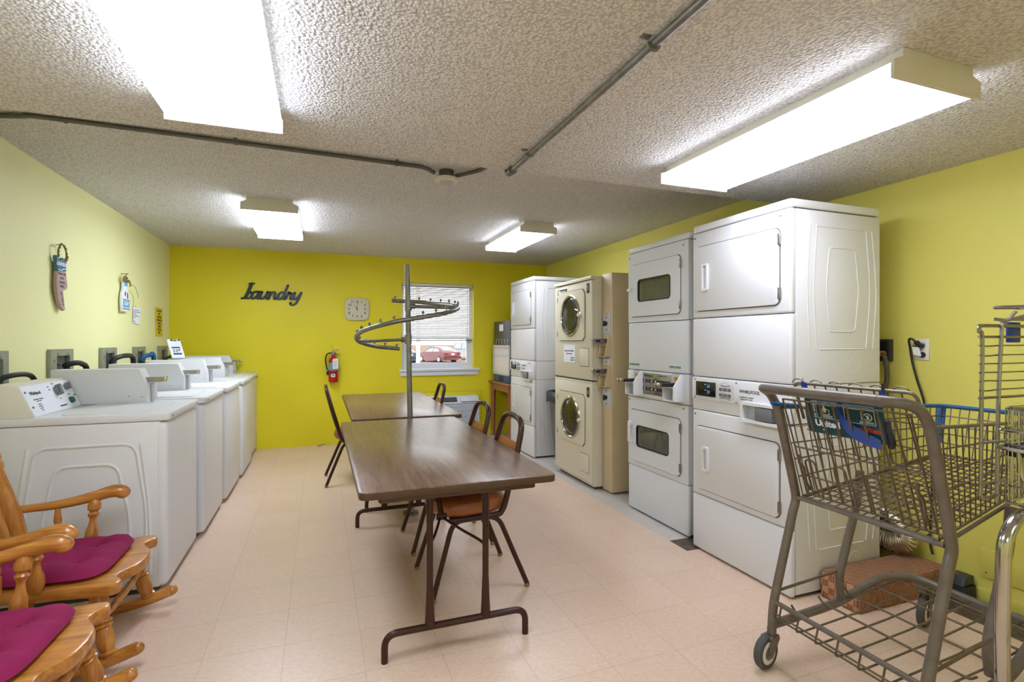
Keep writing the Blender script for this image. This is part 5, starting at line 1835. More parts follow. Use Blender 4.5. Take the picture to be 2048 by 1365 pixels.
# ------------------------------------------------------------------ right wall and floor clutter
def right_side():
    t = thing('wall_outlet', 'ivory wall outlet with a black plug, beside the tall dryer', 'outlet', (XR, 1.917, 1.29))
    MB().box(XR - 0.007, XR, 1.882, 1.952, 1.232, 1.352, 0.003).build('cover_plate', 'offwhite', t)
    b = MB().use('ink').cyl((XR - 0.008, 1.915, 1.262), (XR - 0.004, 1.915, 1.262), 0.017, 14)
    b.use('lgrey').cyl((XR - 0.0078, 1.915, 1.318), (XR - 0.004, 1.915, 1.318), 0.017, 14)
    b.build('receptacle', None, t)
    t = thing('power_cord', 'black power cord hanging from the ivory wall outlet with a white tag', 'cord', (XR - 0.03, 1.93, 1.3))
    b = MB().use('cord')
    b.tube(smooth_path([(XR - 0.012, 1.915, 1.312), (XR - 0.04, 1.922, 1.33), (XR - 0.05, 1.945, 1.352), (XR - 0.045, 1.962, 1.345), (XR - 0.03, 1.966, 1.30), (XR - 0.02, 1.96, 1.22), (XR - 0.02, 1.935, 1.12), (XR - 0.02, 1.90, 1.0), (XR - 0.02, 1.87, 0.8), (XR - 0.02, 1.86, 0.5), (XR - 0.02, 1.87, 0.25), (XR - 0.03, 1.85, 0.17)], 8), 0.0062, 8)
    b.build('cable', None, t)
    MB().use('cord').tube(smooth_path([(XR - 0.010, 1.915, 1.312), (XR - 0.03, 1.917, 1.316), (XR - 0.045, 1.925, 1.335)], 4), 0.014, 10, radii=None).build('plug', None, t)
    b = MB().use('paper').prism([(1.905, 1.255), (1.945, 1.262), (1.955, 1.315), (1.92, 1.318)], 'X', XR - 0.034, XR - 0.033)
    b.use('maroon').prism([(1.93, 1.305), (1.953, 1.308), (1.954, 1.314), (1.925, 1.316)], 'X', XR - 0.0348, XR - 0.034)
    b.build('cord_tag', None, t)
    t = thing('range_receptacle', 'dark recessed receptacle behind the tall dryer', 'outlet', (XR, 2.12, 1.29))
    b = MB().use('charcoal').ring_prism(rrect(0.075, 0.13, 0.003, 1, 2.115, 1.285), rrect(0.05, 0.10, 0.003, 1, 2.115, 1.285), 'X', XR - 0.035, XR)
    b.use('dark').box(XR - 0.02, XR - 0.001, 2.08, 2.15, 1.22, 1.35)
    b.build('housing', None, t)
    o = MB().use('hose').tube(smooth_path([(XR - 0.04, 2.112, 1.265), (XR - 0.055, 2.10, 1.265), (XR - 0.075, 2.075, 1.235), (XR - 0.08, 2.06, 1.16), (XR - 0.085, 2.07, 1.06), (XR - 0.11, 2.12, 0.98), (XR - 0.14, 2.18, 0.90), (XR - 0.15, 2.22, 0.7)], 8), 0.013, 10)
    o.use('yellow_label').cyl((XR - 0.06, 2.10, 1.265), (XR - 0.037, 2.112, 1.265), 0.017, 10)
    tag(o.build('gas_hose', None), 'grey braided hose curving out behind the tall dryer', 'hose')

    # foil duct
    b = MB().use('silver')
    P = smooth_path([(3.035, 2.20, 0.365), (3.04, 2.14, 0.362), (3.055, 2.05, 0.345), (3.07, 1.97, 0.30), (3.062, 1.935, 0.235), (3.042, 1.98, 0.212), (3.035, 2.07, 0.21), (3.035, 2.16, 0.21)], 24)
    rad = [0.060 + 0.0035 * (1 if i % 3 == 0 else -0.6) for i in range(len(P))]
    b.tube(P, 0.06, 20, radii=rad)
    tag(b.build('dryer_duct', None), 'shiny silver flexible duct bending out behind the tall dryer', 'duct')
    b = MB().use('hose').tube(smooth_path([(2.955, 2.02, 0.37), (2.953, 2.012, 0.30), (2.953, 2.02, 0.22), (2.953, 2.03, 0.15), (2.953, 2.05, 0.02)], 8), 0.009, 8)
    tag(b.build('gas_hose', None), 'dark flexible hose beside the silver duct low behind the tall dryer', 'hose')

    # carpeted step
    b = MB().use('carpet').box(2.463, 3.14, 1.775, 1.985, 0.0, 0.14, 0.014, 3)
    tag(b.build('carpeted_step', None), 'brown woven carpet covered step box on the floor against the tall dryer', 'step')

    t = thing('bait_station', 'small black plastic bait box on the floor by the wall behind the carpeted step', 'bait box', (3.10, 1.69, 0))
    MB().prism([(3.05, 0.0), (3.16, 0.0), (3.158, 0.085), (3.075, 0.085)], 'Y', 1.655, 1.755, 0.006).build('body', 'dark', t)
    MB().prism([(3.07, 0.086), (3.16, 0.086), (3.155, 0.13), (3.09, 0.13)], 'Y', 1.662, 1.748, 0.008).build('lid', 'charcoal', t)


right_side()


# ------------------------------------------------------------------ shopping cart
def caster(t, x, y, zt, face=0.0, r=0.066):
    """swivel caster with its fork; face turns the wheel about the vertical"""
    c = thing('caster', None, None)
    mt = Matrix.Translation((x, y, 0)) @ Matrix.Rotation(face, 4, 'Z')
    off = -0.03
    b = MB().use('cart')
    for s in (-1, 1):
        b.prism([(off - 0.018, r - 0.012), (off + 0.012, r - 0.022), (0.035, zt - 0.015), (0.03, zt), (-0.025, zt), (-0.03, zt - 0.02)], 'Y', s * 0.021 - 0.0018, s * 0.021 + 0.0018)
    b.box(-0.028, 0.032, -0.023, 0.023, zt - 0.006, zt + 0.002, 0.002)
    b.cyl((0.005, 0, zt), (0.005, 0, zt + 0.03), 0.014, 12)
    b.cyl((off, -0.027, r), (off, 0.027, r), 0.008, 10)
    b.xf(mt)
    f = b.build('caster_fork', None, t)
    w = MB().use('rubber').lathe([(0, r * 0.82), (0.0, r * 0.93), (0.2, r), (0.8, r), (1.0, r * 0.93), (1.0, r * 0.82)], (off, -0.0155, r), (off, 0.0155, r), 30)
    w.use('offwhite').lathe([(0, r * 0.66), (0.1, r * 0.74), (0.9, r * 0.74), (1, r * 0.66)], (off, -0.0165, r), (off, 0.0165, r), 26)
    w.use('grey').lathe([(0, r * 0.3), (0.05, r * 0.6), (0.95, r * 0.6), (1, r * 0.3)], (off, -0.0172, r), (off, 0.0172, r), 22)
    w.xf(mt)
    w.build('wheel', None, f)
    bpy.data.objects.remove(c)


def shopping_cart():
    L, R = 1.63, 1.055          # far and near side
    t = thing('shopping_cart', 'worn grey wire shopping cart with a teal seat flap, in front of the dryers', 'shopping cart', (2.2, 1.34, 0))
    # handle and rear uprights
    b = MB().use('cart')
    def up(y, s):
        return [(1.752, y, 0.12), (1.757, y, 0.24), (1.872, y, 0.632), (1.888, y, 0.672), (1.878, y, 0.72), (1.83, y, 0.90), (1.782, y, 1.07), (1.742, y, 1.125), (1.69, y - s * 0.012, 1.148), (1.650, y - s * 0.055, 1.152)]
    P = round_path(up(L, 1), 0.06, 5) + round_path(up(R, -1)[::-1], 0.06, 5)
    b.tube(P, 0.0175, 14)
    b.build('upright_frame', None, t)
    b = MB().use('cart').tube([(1.650, R + 0.07, 1.152), (1.650, L - 0.07, 1.152)], 0.0186, 14)
    b.use('cart')
    b.build('handle', None, t)
    # front legs
    for y in (L - 0.005, R + 0.03):
        b = MB().use('cart').tube(round_path([(2.265, y, 0.76), (2.245, y, 0.62), (2.128, y, 0.30), (2.145, y, 0.20)], 0.05, 5), 0.0175, 14)
        b.build('front_leg', None, t)
    # base tube
    b = MB().use('cart')
    base = [(1.752, L, 0.165), (2.10, L, 0.188), (2.22, L - 0.004, 0.215), (2.36, L - 0.02, 0.265), (2.44, L - 0.045, 0.275), (2.50, L - 0.075, 0.274), (2.525, L - 0.12, 0.268), (2.53, L - 0.22, 0.262), (2.53, R + 0.22, 0.262), (2.525, R + 0.12, 0.268), (2.50, R + 0.075, 0.274), (2.44, R + 0.045, 0.275), (2.36, R + 0.02, 0.265), (2.22, R + 0.004, 0.215), (2.10, R, 0.188), (1.752, R, 0.165)]
    b.tube(smooth_path(base, 5), 0.018, 14)
    b.build('base_tube', None, t)
    # lower rack
    b = MB().use('cart')
    b.rod((1.762, L - 0.01, 0.262), (1.762, R + 0.01, 0.262), 0.010, 10)
    b.use('cart_wire')
    for x, z in ((1.748, 0.222), (1.752, 0.205)):
        b.rod((x, L - 0.01, z), (x, R + 0.01, z), 0.0038, 6)
    for k in range(7):
        y = L - 0.04 - k * (L - R - 0.08) / 6
        b.tube(round_path([(1.762, y, 0.262), (1.744, y, 0.20), (1.79, y, 0.196), (2.14, y, 0.218), (2.52, y, 0.258)], 0.012, 3), 0.004, 6)
    for k in range(5):
        x = 1.86 + 0.155 * k
        z = 0.203 + (x - 1.79) * 0.075
        b.tube(round_path([(x, L, z + 0.02), (x, L - 0.02, z), (x, R + 0.02, z), (x, R, z + 0.02)], 0.01, 2), 0.0045, 6)
    b.rod((1.765, L, 0.30), (2.135, L, 0.33), 0.006, 8)
    b.rod((1.765, R, 0.30), (2.135, R + 0.02, 0.33), 0.006, 8)
    b.build('lower_rack', None, t)
    # basket
    def rim(u, side):
        """u 0 rear..1 front; side +1 far, -1 near"""
        yc = (L + R) / 2
        h = (L - R) / 2 - 0.016
        return Vector((1.795 + 0.925 * u, yc + side * h * (1 - 0.20 * u), 1.065 - 0.03 * u))
    def bot(u, side):
        yc = (L + R) / 2
        h = (L - R) / 2 - 0.035
        return Vector((1.885 + 0.765 * u, yc + side * h * (1 - 0.24 * u), 0.695 + 0.135 * u))
    b = MB().use('cart_wire')
    for sd in (1, -1):
        for v in (0.0, 0.22, 0.42, 0.6, 0.8):
            b.rod(bot(0, sd).lerp(rim(0, sd), v), bot(1, sd).lerp(rim(1, sd), v), 0.0032 if v else 0.005, 6)
        for k in range(25):
            u = k / 24
            b.rod(bot(u, sd), rim(u, sd), 0.0024, 5)
    for k in range(13):
        v = k / 12
        b.rod(bot(1, -1).lerp(bot(1, 1), v), rim(1, -1).lerp(rim(1, 1), v), 0.0024, 5)
    for v in (0.22, 0.42, 0.6, 0.8):
        b.rod(bot(1, 1).lerp(rim(1, 1), v), bot(1, -1).lerp(rim(1, -1), v), 0.0032, 6)
    b.build('basket_sides', None, t)
    b = MB().use('cart_wire')
    for k in range(15):
        v = k / 14
        b.rod(bot(0, -1).lerp(bot(0, 1), v), bot(1, -1).lerp(bot(1, 1), v), 0.0027, 5)
    for k in range(19):
        u = k / 18
        b.rod(bot(u, 1) - Vector((0, 0, .005)), bot(u, -1) - Vector((0, 0, .005)), 0.0032 if k % 6 else 0.006, 6)
    b.use('cart').rod(bot(0, 1) + Vector((-.008, .02, -.012)), bot(0, -1) + Vector((-.008, -.02, -.012)), 0.0085, 10)
    b.rod(bot(0, 1) + Vector((0, .012, -.012)), bot(1, 1) + Vector((0, .008, -.012)), 0.0065, 8)
    b.rod(bot(0, -1) + Vector((0, -.012, -.012)), bot(1, -1) + Vector((0, -.008, -.012)), 0.0065, 8)
    b.build('basket_floor', None, t)
    b = MB().use('cart')
    b.tube(round_path([rim(0, 1), rim(1, 1), rim(1, -1), rim(0, -1)], 0.05, 5), 0.0062, 10)
    b.use('blue_rim').tube(round_path([rim(0.62, 1) + Vector((0, 0, .004)), rim(1, 1) + Vector((0, 0, .004)), rim(1, -1) + Vector((0, 0, .004)), rim(0.62, -1) + Vector((0, 0, .004))], 0.05, 5), 0.0085, 10)
    b.rod(rim(0.0, 1) + Vector((-.06, 0.0, .02)), rim(0.1, 1) + Vector((0, 0, .004)), 0.0085, 10)
    b.build('basket_rim', None, t)
    c0, c1 = bot(1, 1).lerp(rim(1, 1), 0.12), rim(1, 1)
    b = MB().use('blue_rim').tube([c0.lerp(c1, .1) + Vector((.01, .01, 0)), c1 + Vector((.01, .01, -.01))], 0.02, 10, flat=0.6)
    b.build('corner_bumper', None, t)
    # rear swing gate
    b = MB().use('cart_wire')
    gy0, gy1 = R + 0.045, L - 0.045
    def gate(y, k):       # k 0 top .. 1 bottom
        return Vector((1.762 + 0.135 * k, y, 1.105 - 0.395 * k))
    for k in range(10):
        y = gy0 + (gy1 - gy0) * k / 9
        b.rod(gate(y, 0.0), gate(y, 1.0), 0.0038, 6)
    for k in (0.0, 0.50, 0.80, 1.0):
        b.rod(gate(gy0, k), gate(gy1, k), 0.0038, 6)
    for k in range(4):
        y = gy0 + 0.035 + k * 0.125
        b.tube(round_path([gate(y, 1.0), gate(y, 0.62), gate(y + 0.045, 0.62), gate(y + 0.045, 1.0)], 0.022, 5), 0.0042, 6)
    for y in (gy0 + 0.02, gy1 - 0.02):
        b.tube(smooth_path([gate(y, 0.58) + Vector((-.01, 0, 0)), gate(y, 0.66) + Vector((-.016, .004, 0)), gate(y, 0.72) + Vector((-.006, 0, 0)), gate(y, 0.86) + Vector((-.016, -.004, 0)), gate(y, 0.95)], 5), 0.006, 8)
    b.build('rear_gate', None, t)
    # child seat back
    b = MB().use('cart')
    s0, s1 = R + 0.075, L - 0.03
    def seat(y, k):
        return Vector((1.838 + 0.14 * k, y, 1.168 - 0.36 * k))
    b.tube(round_path([seat(s0, 0.42), seat(s0, 0), seat(s1, 0), seat(s1, 0.42)], 0.03, 5), 0.0062, 10)
    b.use('cart_wire')
    for k in range(1, 10):
        y = s0 + (s1 - s0) * k / 10
        b.rod(seat(y, 0), seat(y, 0.75), 0.0030, 6)
    for k in range(6):
        y = s0 + 0.02 + (s1 - s0 - .07) * k / 5
        b.tube([seat(y + 0.03 + 0.028 * math.cos(a), 0) + Vector((.004, 0, .016 * math.sin(a))) for a in [PI * q / 8 for q in range(9)]], 0.0026, 5)
    for k in (0.30, 0.55, 0.75):
        b.rod(seat(s0, k), seat(s1, k), 0.003, 6)
    b.build('child_seat_back', None, t)
    # teal flap with warnings
    U = Vector((0, -1, 0))
    top, botm = Vector((1.786, 1.508, 1.117)), Vector((1.820, 1.508, 0.982))
    V = (top - botm).normalized()
    N = U.cross(V)
    mt = Matrix(((U.x, V.x, N.x, botm.x), (U.y, V.y, N.y, botm.y), (U.z, V.z, N.z, botm.z), (0, 0, 0, 1)))
    w, h = 0.348, 0.168
    mt = mt @ Matrix.Diagonal((0.30 / w, (top - botm).length / h, 1, 1))
    b = MB().use('teal').prism(rrect(w, h, 0.008, 3, w / 2, h / 2), 'Z', -0.008, 0.0, 0.002).xf(mt)
    fl = b.build('seat_flap', None, t)
    b = MB().use('paper')
    def tx(s, x, y, size, **k):
        b.text(s, size, mt @ Matrix.Translation((x, y, 0.0012)), **k)
    def frame(x0, y0, x1, y1, wd=0.0016):
        b.ring_prism(rrect(x1 - x0, y1 - y0, 0.001, 1, (x0 + x1) / 2, (y0 + y1) / 2), rrect(x1 - x0 - 2 * wd, y1 - y0 - 2 * wd, 0.0005, 1, (x0 + x1) / 2, (y0 + y1) / 2), 'Z', 0.0, 0.0012)
    # 2-D drawing is collected in flap space, then moved
    b2 = MB().use('paper')
    b = b2
    def tx(s, x, y, size, **k):
        b.text(s, size, Matrix.Translation((x, y, 0.0012)), **k)
    frame(0.035, 0.078, 0.165, 0.160)
    frame(0.035, 0.078, 0.056, 0.160)
    frame(0.056, 0.142, 0.165, 0.160)
    for i, ch in enumerate('WARNING'):
        tx(ch, 0.0455, 0.140 - i * 0.0092, 0.012, bold=0.0004)
    b.prism([(0.0395, 0.147), (0.0515, 0.147), (0.0455, 0.157)], 'Z', 0.0, 0.0012)
    tx('Your child can fall ...', 0.110, 0.151, 0.0115)
    b.ring_prism(rrect(0.036, 0.026, 0.002, 2, 0.098, 0.110), rrect(0.031, 0.021, 0.002, 2, 0.098, 0.110), 'Z', 0.0, 0.0012)
    b.prism([(0.092 + 0.005 * math.cos(2 * PI * q / 12), 0.134 + 0.005 * math.sin(2 * PI * q / 12)) for q in range(12)], 'Z', 0, 0.0012)
    b.prism([(0.087, 0.128), (0.099, 0.130), (0.108, 0.122), (0.106, 0.119), (0.100, 0.122), (0.100, 0.108), (0.089, 0.108)], 'Z', 0, 0.0012)
    for i in range(3):
        b.box(0.074, 0.130 - 0.006 * (i % 2), 0.0925 - 0.0045 * i, 0.0943 - 0.0045 * i, 0, 0.0012)
    frame(0.185, 0.078, 0.315, 0.160)
    frame(0.185, 0.142, 0.315, 0.160)
    tx('Suffer a serious head injury', 0.25, 0.151, 0.0095)
    n = 22
    b.ring_prism([(0.285 + 0.018 * math.cos(2 * PI * q / n), 0.112 + 0.018 * math.sin(2 * PI * q / n)) for q in range(n)], [(0.285 + 0.0155 * math.cos(2 * PI * q / n), 0.112 + 0.0155 * math.sin(2 * PI * q / n)) for q in range(n)], 'Z', 0, 0.0012)
    b.prism([(0.281, 0.102), (0.289, 0.102), (0.290, 0.114), (0.287, 0.122), (0.282, 0.120)], 'Z', 0, 0.0012)
    b.rod((0.273, 0.124, 0.0008), (0.297, 0.100, 0.0008), 0.0012, 4)
    b.box(0.258, 0.261, 0.098, 0.132, 0, 0.0012).rod((0.260, 0.122, 0.0006), (0.269, 0.116, 0.0006), 0.001, 4)
    for i in range(2):
        b.box(0.25, 0.307, 0.089 - 0.0045 * i, 0.0908 - 0.0045 * i, 0, 0.0012)
    tx('United', 0.098, 0.052, 0.043, bold=0.0018)
    b.use('orange_ink')
    tx('Supermarkets', 0.252, 0.054, 0.030, bold=0.0008)
    b.use('paper').ball((0.075, 0.022, 0.0), 0.004, 8, (1.4, 1, .4)).ball((0.27, 0.022, 0.0), 0.004, 8, (1.4, 1, .4))
    b.xf(mt)
    b.build('lettering', None, fl)
    # blue strap
    def fp(x, y, z=0.006):
        return mt @ Vector((x, y, z))
    b = MB().use('blue')
    pl = smooth_path([fp(0.165, 0.165, .01), fp(0.172, 0.12, .014), fp(0.195, 0.075, .016), fp(0.235, 0.042, .018), fp(0.285, 0.022, .018), fp(0.335, 0.004, .016)], 8)
    for i in range(len(pl) - 1):
        t0 = i / (len(pl) - 1)
        wv = Vector((0.004, 0.004, 0.013 + 0.010 * math.sin(t0 * PI * .9)))
        wv2 = Vector((0.004, 0.004, 0.013 + 0.010 * math.sin((i + 1) / (len(pl) - 1) * PI * .9)))
        b.quad(pl[i] - wv, pl[i] + wv, pl[i + 1] + wv2, pl[i + 1] - wv2)
    bmesh.ops.remove_doubles(b.bm, verts=b.bm.verts, dist=1e-5)
    bmesh.ops.solidify(b.bm, geom=b.bm.faces, thickness=0.0025)
    b.build('strap', None, fl, sharp=60)
    b = MB().use('blue')
    for y, sgn in ((1.545, 1), (1.232, -1)):
        b.prism([(y + 0.008, 1.178), (y - 0.010, 1.172), (y - 0.022, 1.138), (y + 0.004, 1.130)] if sgn > 0 else [(y + 0.010, 1.166), (y - 0.006, 1.168), (y - 0.012, 1.128), (y + 0.010, 1.126)], 'X', 1.824, 1.832)
    b.use('chrome').rod((1.832, 1.549, 1.166), (1.832, 1.551, 1.190), 0.003, 6)
    b.use('dark').rod((1.830, 1.232, 1.14), (1.830, 1.232, 1.192), 0.005, 8)
    b.build('strap_loops', None, t)
    b = MB().use('dark').tube(smooth_path([fp(0.352, 0.10, -.01), fp(0.362, 0.06, .0), fp(0.372, 0.02, .005), fp(0.362, -0.002, .004)], 5), 0.011, 8)
    b.build('buckle', None, t)
    # casters
    caster(t, 1.742, L, 0.125, math.radians(12))
    caster(t, 1.742, R, 0.125, math.radians(10))
    caster(t, 2.69, L - 0.02, 0.155, math.radians(16))
    caster(t, 2.69, R + 0.02, 0.155, math.radians(12))
    b = MB().use('cart')
    for y, q in ((L - 0.02, L - 0.10), (R + 0.02, R + 0.10)):
        b = MB().use('cart').tube([(2.51, q, 0.262), (2.60, (y + q) / 2, 0.205), (2.72, y, 0.172)], 0.013, 10)
        b.use('chrome').ball((2.55, q + (0.02 if y > q else -0.02), 0.262), 0.010, 8)
        b.build('caster_bracket', None, t)


shopping_cart()


# ------------------------------------------------------------------ chrome laundry cart at the picture edge
def laundry_cart():
    X0, X1, Y0, Y1 = 1.865, 2.52, 0.46, 0.955
    t = thing('laundry_cart', 'chrome wire laundry cart with a tall hanging rack, cut by the picture edge', 'laundry cart', ((X0 + X1) / 2, (Y0 + Y1) / 2, 0))
    zb, zt = 0.80, 1.135
    b = MB().use('chrome')
    xa = X0 + 0.10
    # dense vertical wires
    for k in range(44):
        x = xa + (X1 - xa) * k / 43
        for y in (Y0, Y1):
            b.rod((x, y, zb + 0.05), (x, y, zt), 0.0020, 5)
    for k in range(32):
        y = Y0 + (Y1 - Y0) * k / 31
        for x in (xa, X1):
            b.rod((x, y, zb + 0.05), (x, y, zt), 0.0020, 5)
    for z in (zb + 0.05, zb + 0.10, zt - 0.11):
        b.tube(round_path([(xa, Y0, z), (X1, Y0, z), (X1, Y1, z), (xa, Y1, z), (xa, Y0, z)], 0.02, 3), 0.0035, 6)
    b.tube(round_path([(xa, Y0, zt), (X1, Y0, zt), (X1, Y1, zt), (xa, Y1, zt), (xa, Y0, zt)], 0.02, 3), 0.0055, 8)
    b.build('basket', None, t)
    b = MB().use('chrome')
    for k in range(15):
        y = Y0 + (Y1 - Y0) * k / 14
        b.rod((xa, y, zb + 0.05), (X1, y, zb + 0.05), 0.0025, 5)
    for k in range(6):
        x = xa + (X1 - xa) * k / 5
        b.rod((x, Y0, zb + 0.047), (x, Y1, zb + 0.047), 0.004, 6)
    b.build('basket_floor', None, t)
    # bumper rails
    b = MB().use('chrome')
    b.tube(round_path([(xa - 0.015, Y0, 1.07), (xa - 0.02, Y1 + 0.01, 1.07), (X1, Y1 + 0.01, 1.07)], 0.02, 4), 0.0052, 8)
    b.tube(round_path([(xa - 0.02, Y0, 1.005), (xa - 0.035, Y1 + 0.012, 1.018), (X1, Y1 + 0.012, 1.018)], 0.03, 5), 0.0068, 8)
    b.tube(smooth_path([(xa + 0.02, Y1 - 0.02, 1.02), (xa + 0.02, Y1 - 0.03, 0.93), (xa + 0.06, Y1 - 0.05, 0.87), (xa + 0.16, Y1 - 0.08, 0.84), (X1 - 0.1, Y1 - 0.08, 0.84)], 6), 0.0065, 8)
    b.build('bumper_rails', None, t)
    b = MB().use('dark').box(xa + 0.015, X1 - 0.05, Y1 - 0.03, Y1 + 0.008, 0.985, 1.008, 0.006)
    b.use('blue').box(xa + 0.02, X1 - 0.05, Y1 - 0.02, Y1 + 0.016, 1.008, 1.022, 0.004)
    b.build('blue_bumper', None, t)
    # frame tubes
    b = MB().use('chrome')
    for y in (Y1 - 0.04, Y0 + 0.04):
        b.tube(round_path([(X1 - 0.10, y, 0.822), (X0 + 0.075, y, 0.822), (X0 + 0.01, y, 0.76), (X0 - 0.002, y, 0.50), (X0 + 0.010, y, 0.13)], 0.10, 7), 0.0185, 14)
        b.tube(round_path([(X1 - 0.10, y, 0.822), (X1 - 0.02, y, 0.78), (X1, y, 0.50), (X1, y, 0.13)], 0.10, 7), 0.0185, 14)
    b.rod((X0 + 0.008, Y1 - 0.04, 0.30), (X1, Y1 - 0.04, 0.30), 0.010, 10)
    b.rod((X0 + 0.008, Y0 + 0.04, 0.30), (X1, Y0 + 0.04, 0.30), 0.010, 10)
    b.rod((X0 + 0.008, Y0 + 0.04, 0.30), (X0 + 0.008, Y1 - 0.04, 0.30), 0.012, 10)
    b.build('frame', None, t)
    # hanging rack: two tall loops with many rungs
    yr = Y1 + 0.022
    b = MB().use('steel')
    def loop(x, ztop, zlow, hook):
        b.tube(smooth_path(hook + [(x, yr, ztop - 0.04), (x - 0.004, yr, 1.15), (x - 0.008, yr, zlow + 0.05), (x - 0.012, yr, zlow + 0.012), (x + 0.02, yr, zlow), (x + 0.08, yr, zlow + 0.004)], 6), 0.0055, 8)
    loop(1.892, 1.385, 0.86, [(2.30, yr, 1.386), (1.92, yr, 1.387), (1.884, yr, 1.385), (1.876, yr, 1.37)])
    b.tube(smooth_path([(2.10, yr - 0.01, 1.408), (2.02, yr - 0.01, 1.408), (1.984, yr - 0.008, 1.398), (1.977, yr - 0.006, 1.37), (1.972, yr, 1.15), (1.964, yr, 0.84)], 6), 0.0055, 8)
    for z, r in ((1.353, .0045), (1.326, .0026), (1.297, .0026), (1.270, .0026), (1.243, .0026), (1.216, .0026), (1.190, .0026), (1.166, .0045), (1.03, .004), (0.905, .004)):
        b.tube(smooth_path([(1.876, yr, z), (1.92, yr, z + random.uniform(-.003, .003)), (2.0, yr, z), (2.32, yr, z)], 4), r, 6)
    b.rod((2.31, yr, 0.86), (2.31, yr, 1.39), 0.0055, 8)
    b.build('hanging_rack', None, t)
    b = MB().use('steel')
    b.tube(round_path([(2.30, 0.93, 1.448), (1.848, 0.93, 1.438), (1.90, 0.80, 1.438), (2.30, 0.80, 1.448)], 0.02, 4), 0.0052, 8)
    for x in (1.97, 2.05, 2.13, 2.21):
        b.rod((x, 0.93, 1.437), (x, 0.80, 1.437), 0.003, 6)
    b.tube(smooth_path([(1.95, yr, 1.408), (1.962, 0.95, 1.405), (1.965, 0.93, 1.43)], 5), 0.0048, 8)
    b.tube(smooth_path([(2.02, yr - .01, 1.408), (2.03, 0.95, 1.415), (2.05, 0.90, 1.436)], 5), 0.0048, 8)
    b.build('top_shelf', None, t)
    MB().use('blue').box(2.035, 2.10, yr + 0.004, yr + 0.014, 1.335, 1.40, 0.004).build('blue_clip', None, t)
    for x, y in ((X0 + 0.012, Y1 - 0.04), (X1, Y1 - 0.04), (X0 + 0.012, Y0 + 0.04), (X1, Y0 + 0.04)):
        caster(t, x, y, 0.125, 0.3)


laundry_cart()


# ------------------------------------------------------------------ rocking chairs
def turned(b, p0, p1, r, kind='leg', n=16):
    P = {'leg': [(0, .62), (.05, .7), (.12, .95), (.30, 1.0), (.42, .86), (.46, .72), (.47, .95), (.50, 1.0), (.52, .80), (.535, .98), (.56, .98), (.58, .76), (.62, .86), (.78, .98), (.88, .80), (.90, .68), (.915, .9), (.94, .9), (.955, .62), (1, .58)],
         'post': [(0, .6), (.04, .72), (.14, 1.0), (.30, .92), (.42, .62), (.52, .50), (.58, .56), (.62, .80), (.66, .86), (.70, .62), (.72, .62), (.76, .95), (.86, 1.0), (.94, .78), (1, .6)],
         'back': [(0, .55), (.05, .62), (.065, .8), (.09, .8), (.105, .66), (.16, .86), (.26, 1.0), (.38, .92), (.58, .62), (.60, .80), (.625, .84), (.645, .66), (.66, .84), (.685, .84), (.70, .72), (.80, .95), (.88, .85), (.93, .6), (.96, .8), (1, .6)],
         'stretch': [(0, .55), (.15, .7), (.35, .95), (.42, .72), (.45, 1.0), (.55, 1.0), (.58, .72), (.65, .95), (.85, .7), (1, .55)]}[kind]
    b.lathe([(t, k * r) for t, k in P], p0, p1, n)


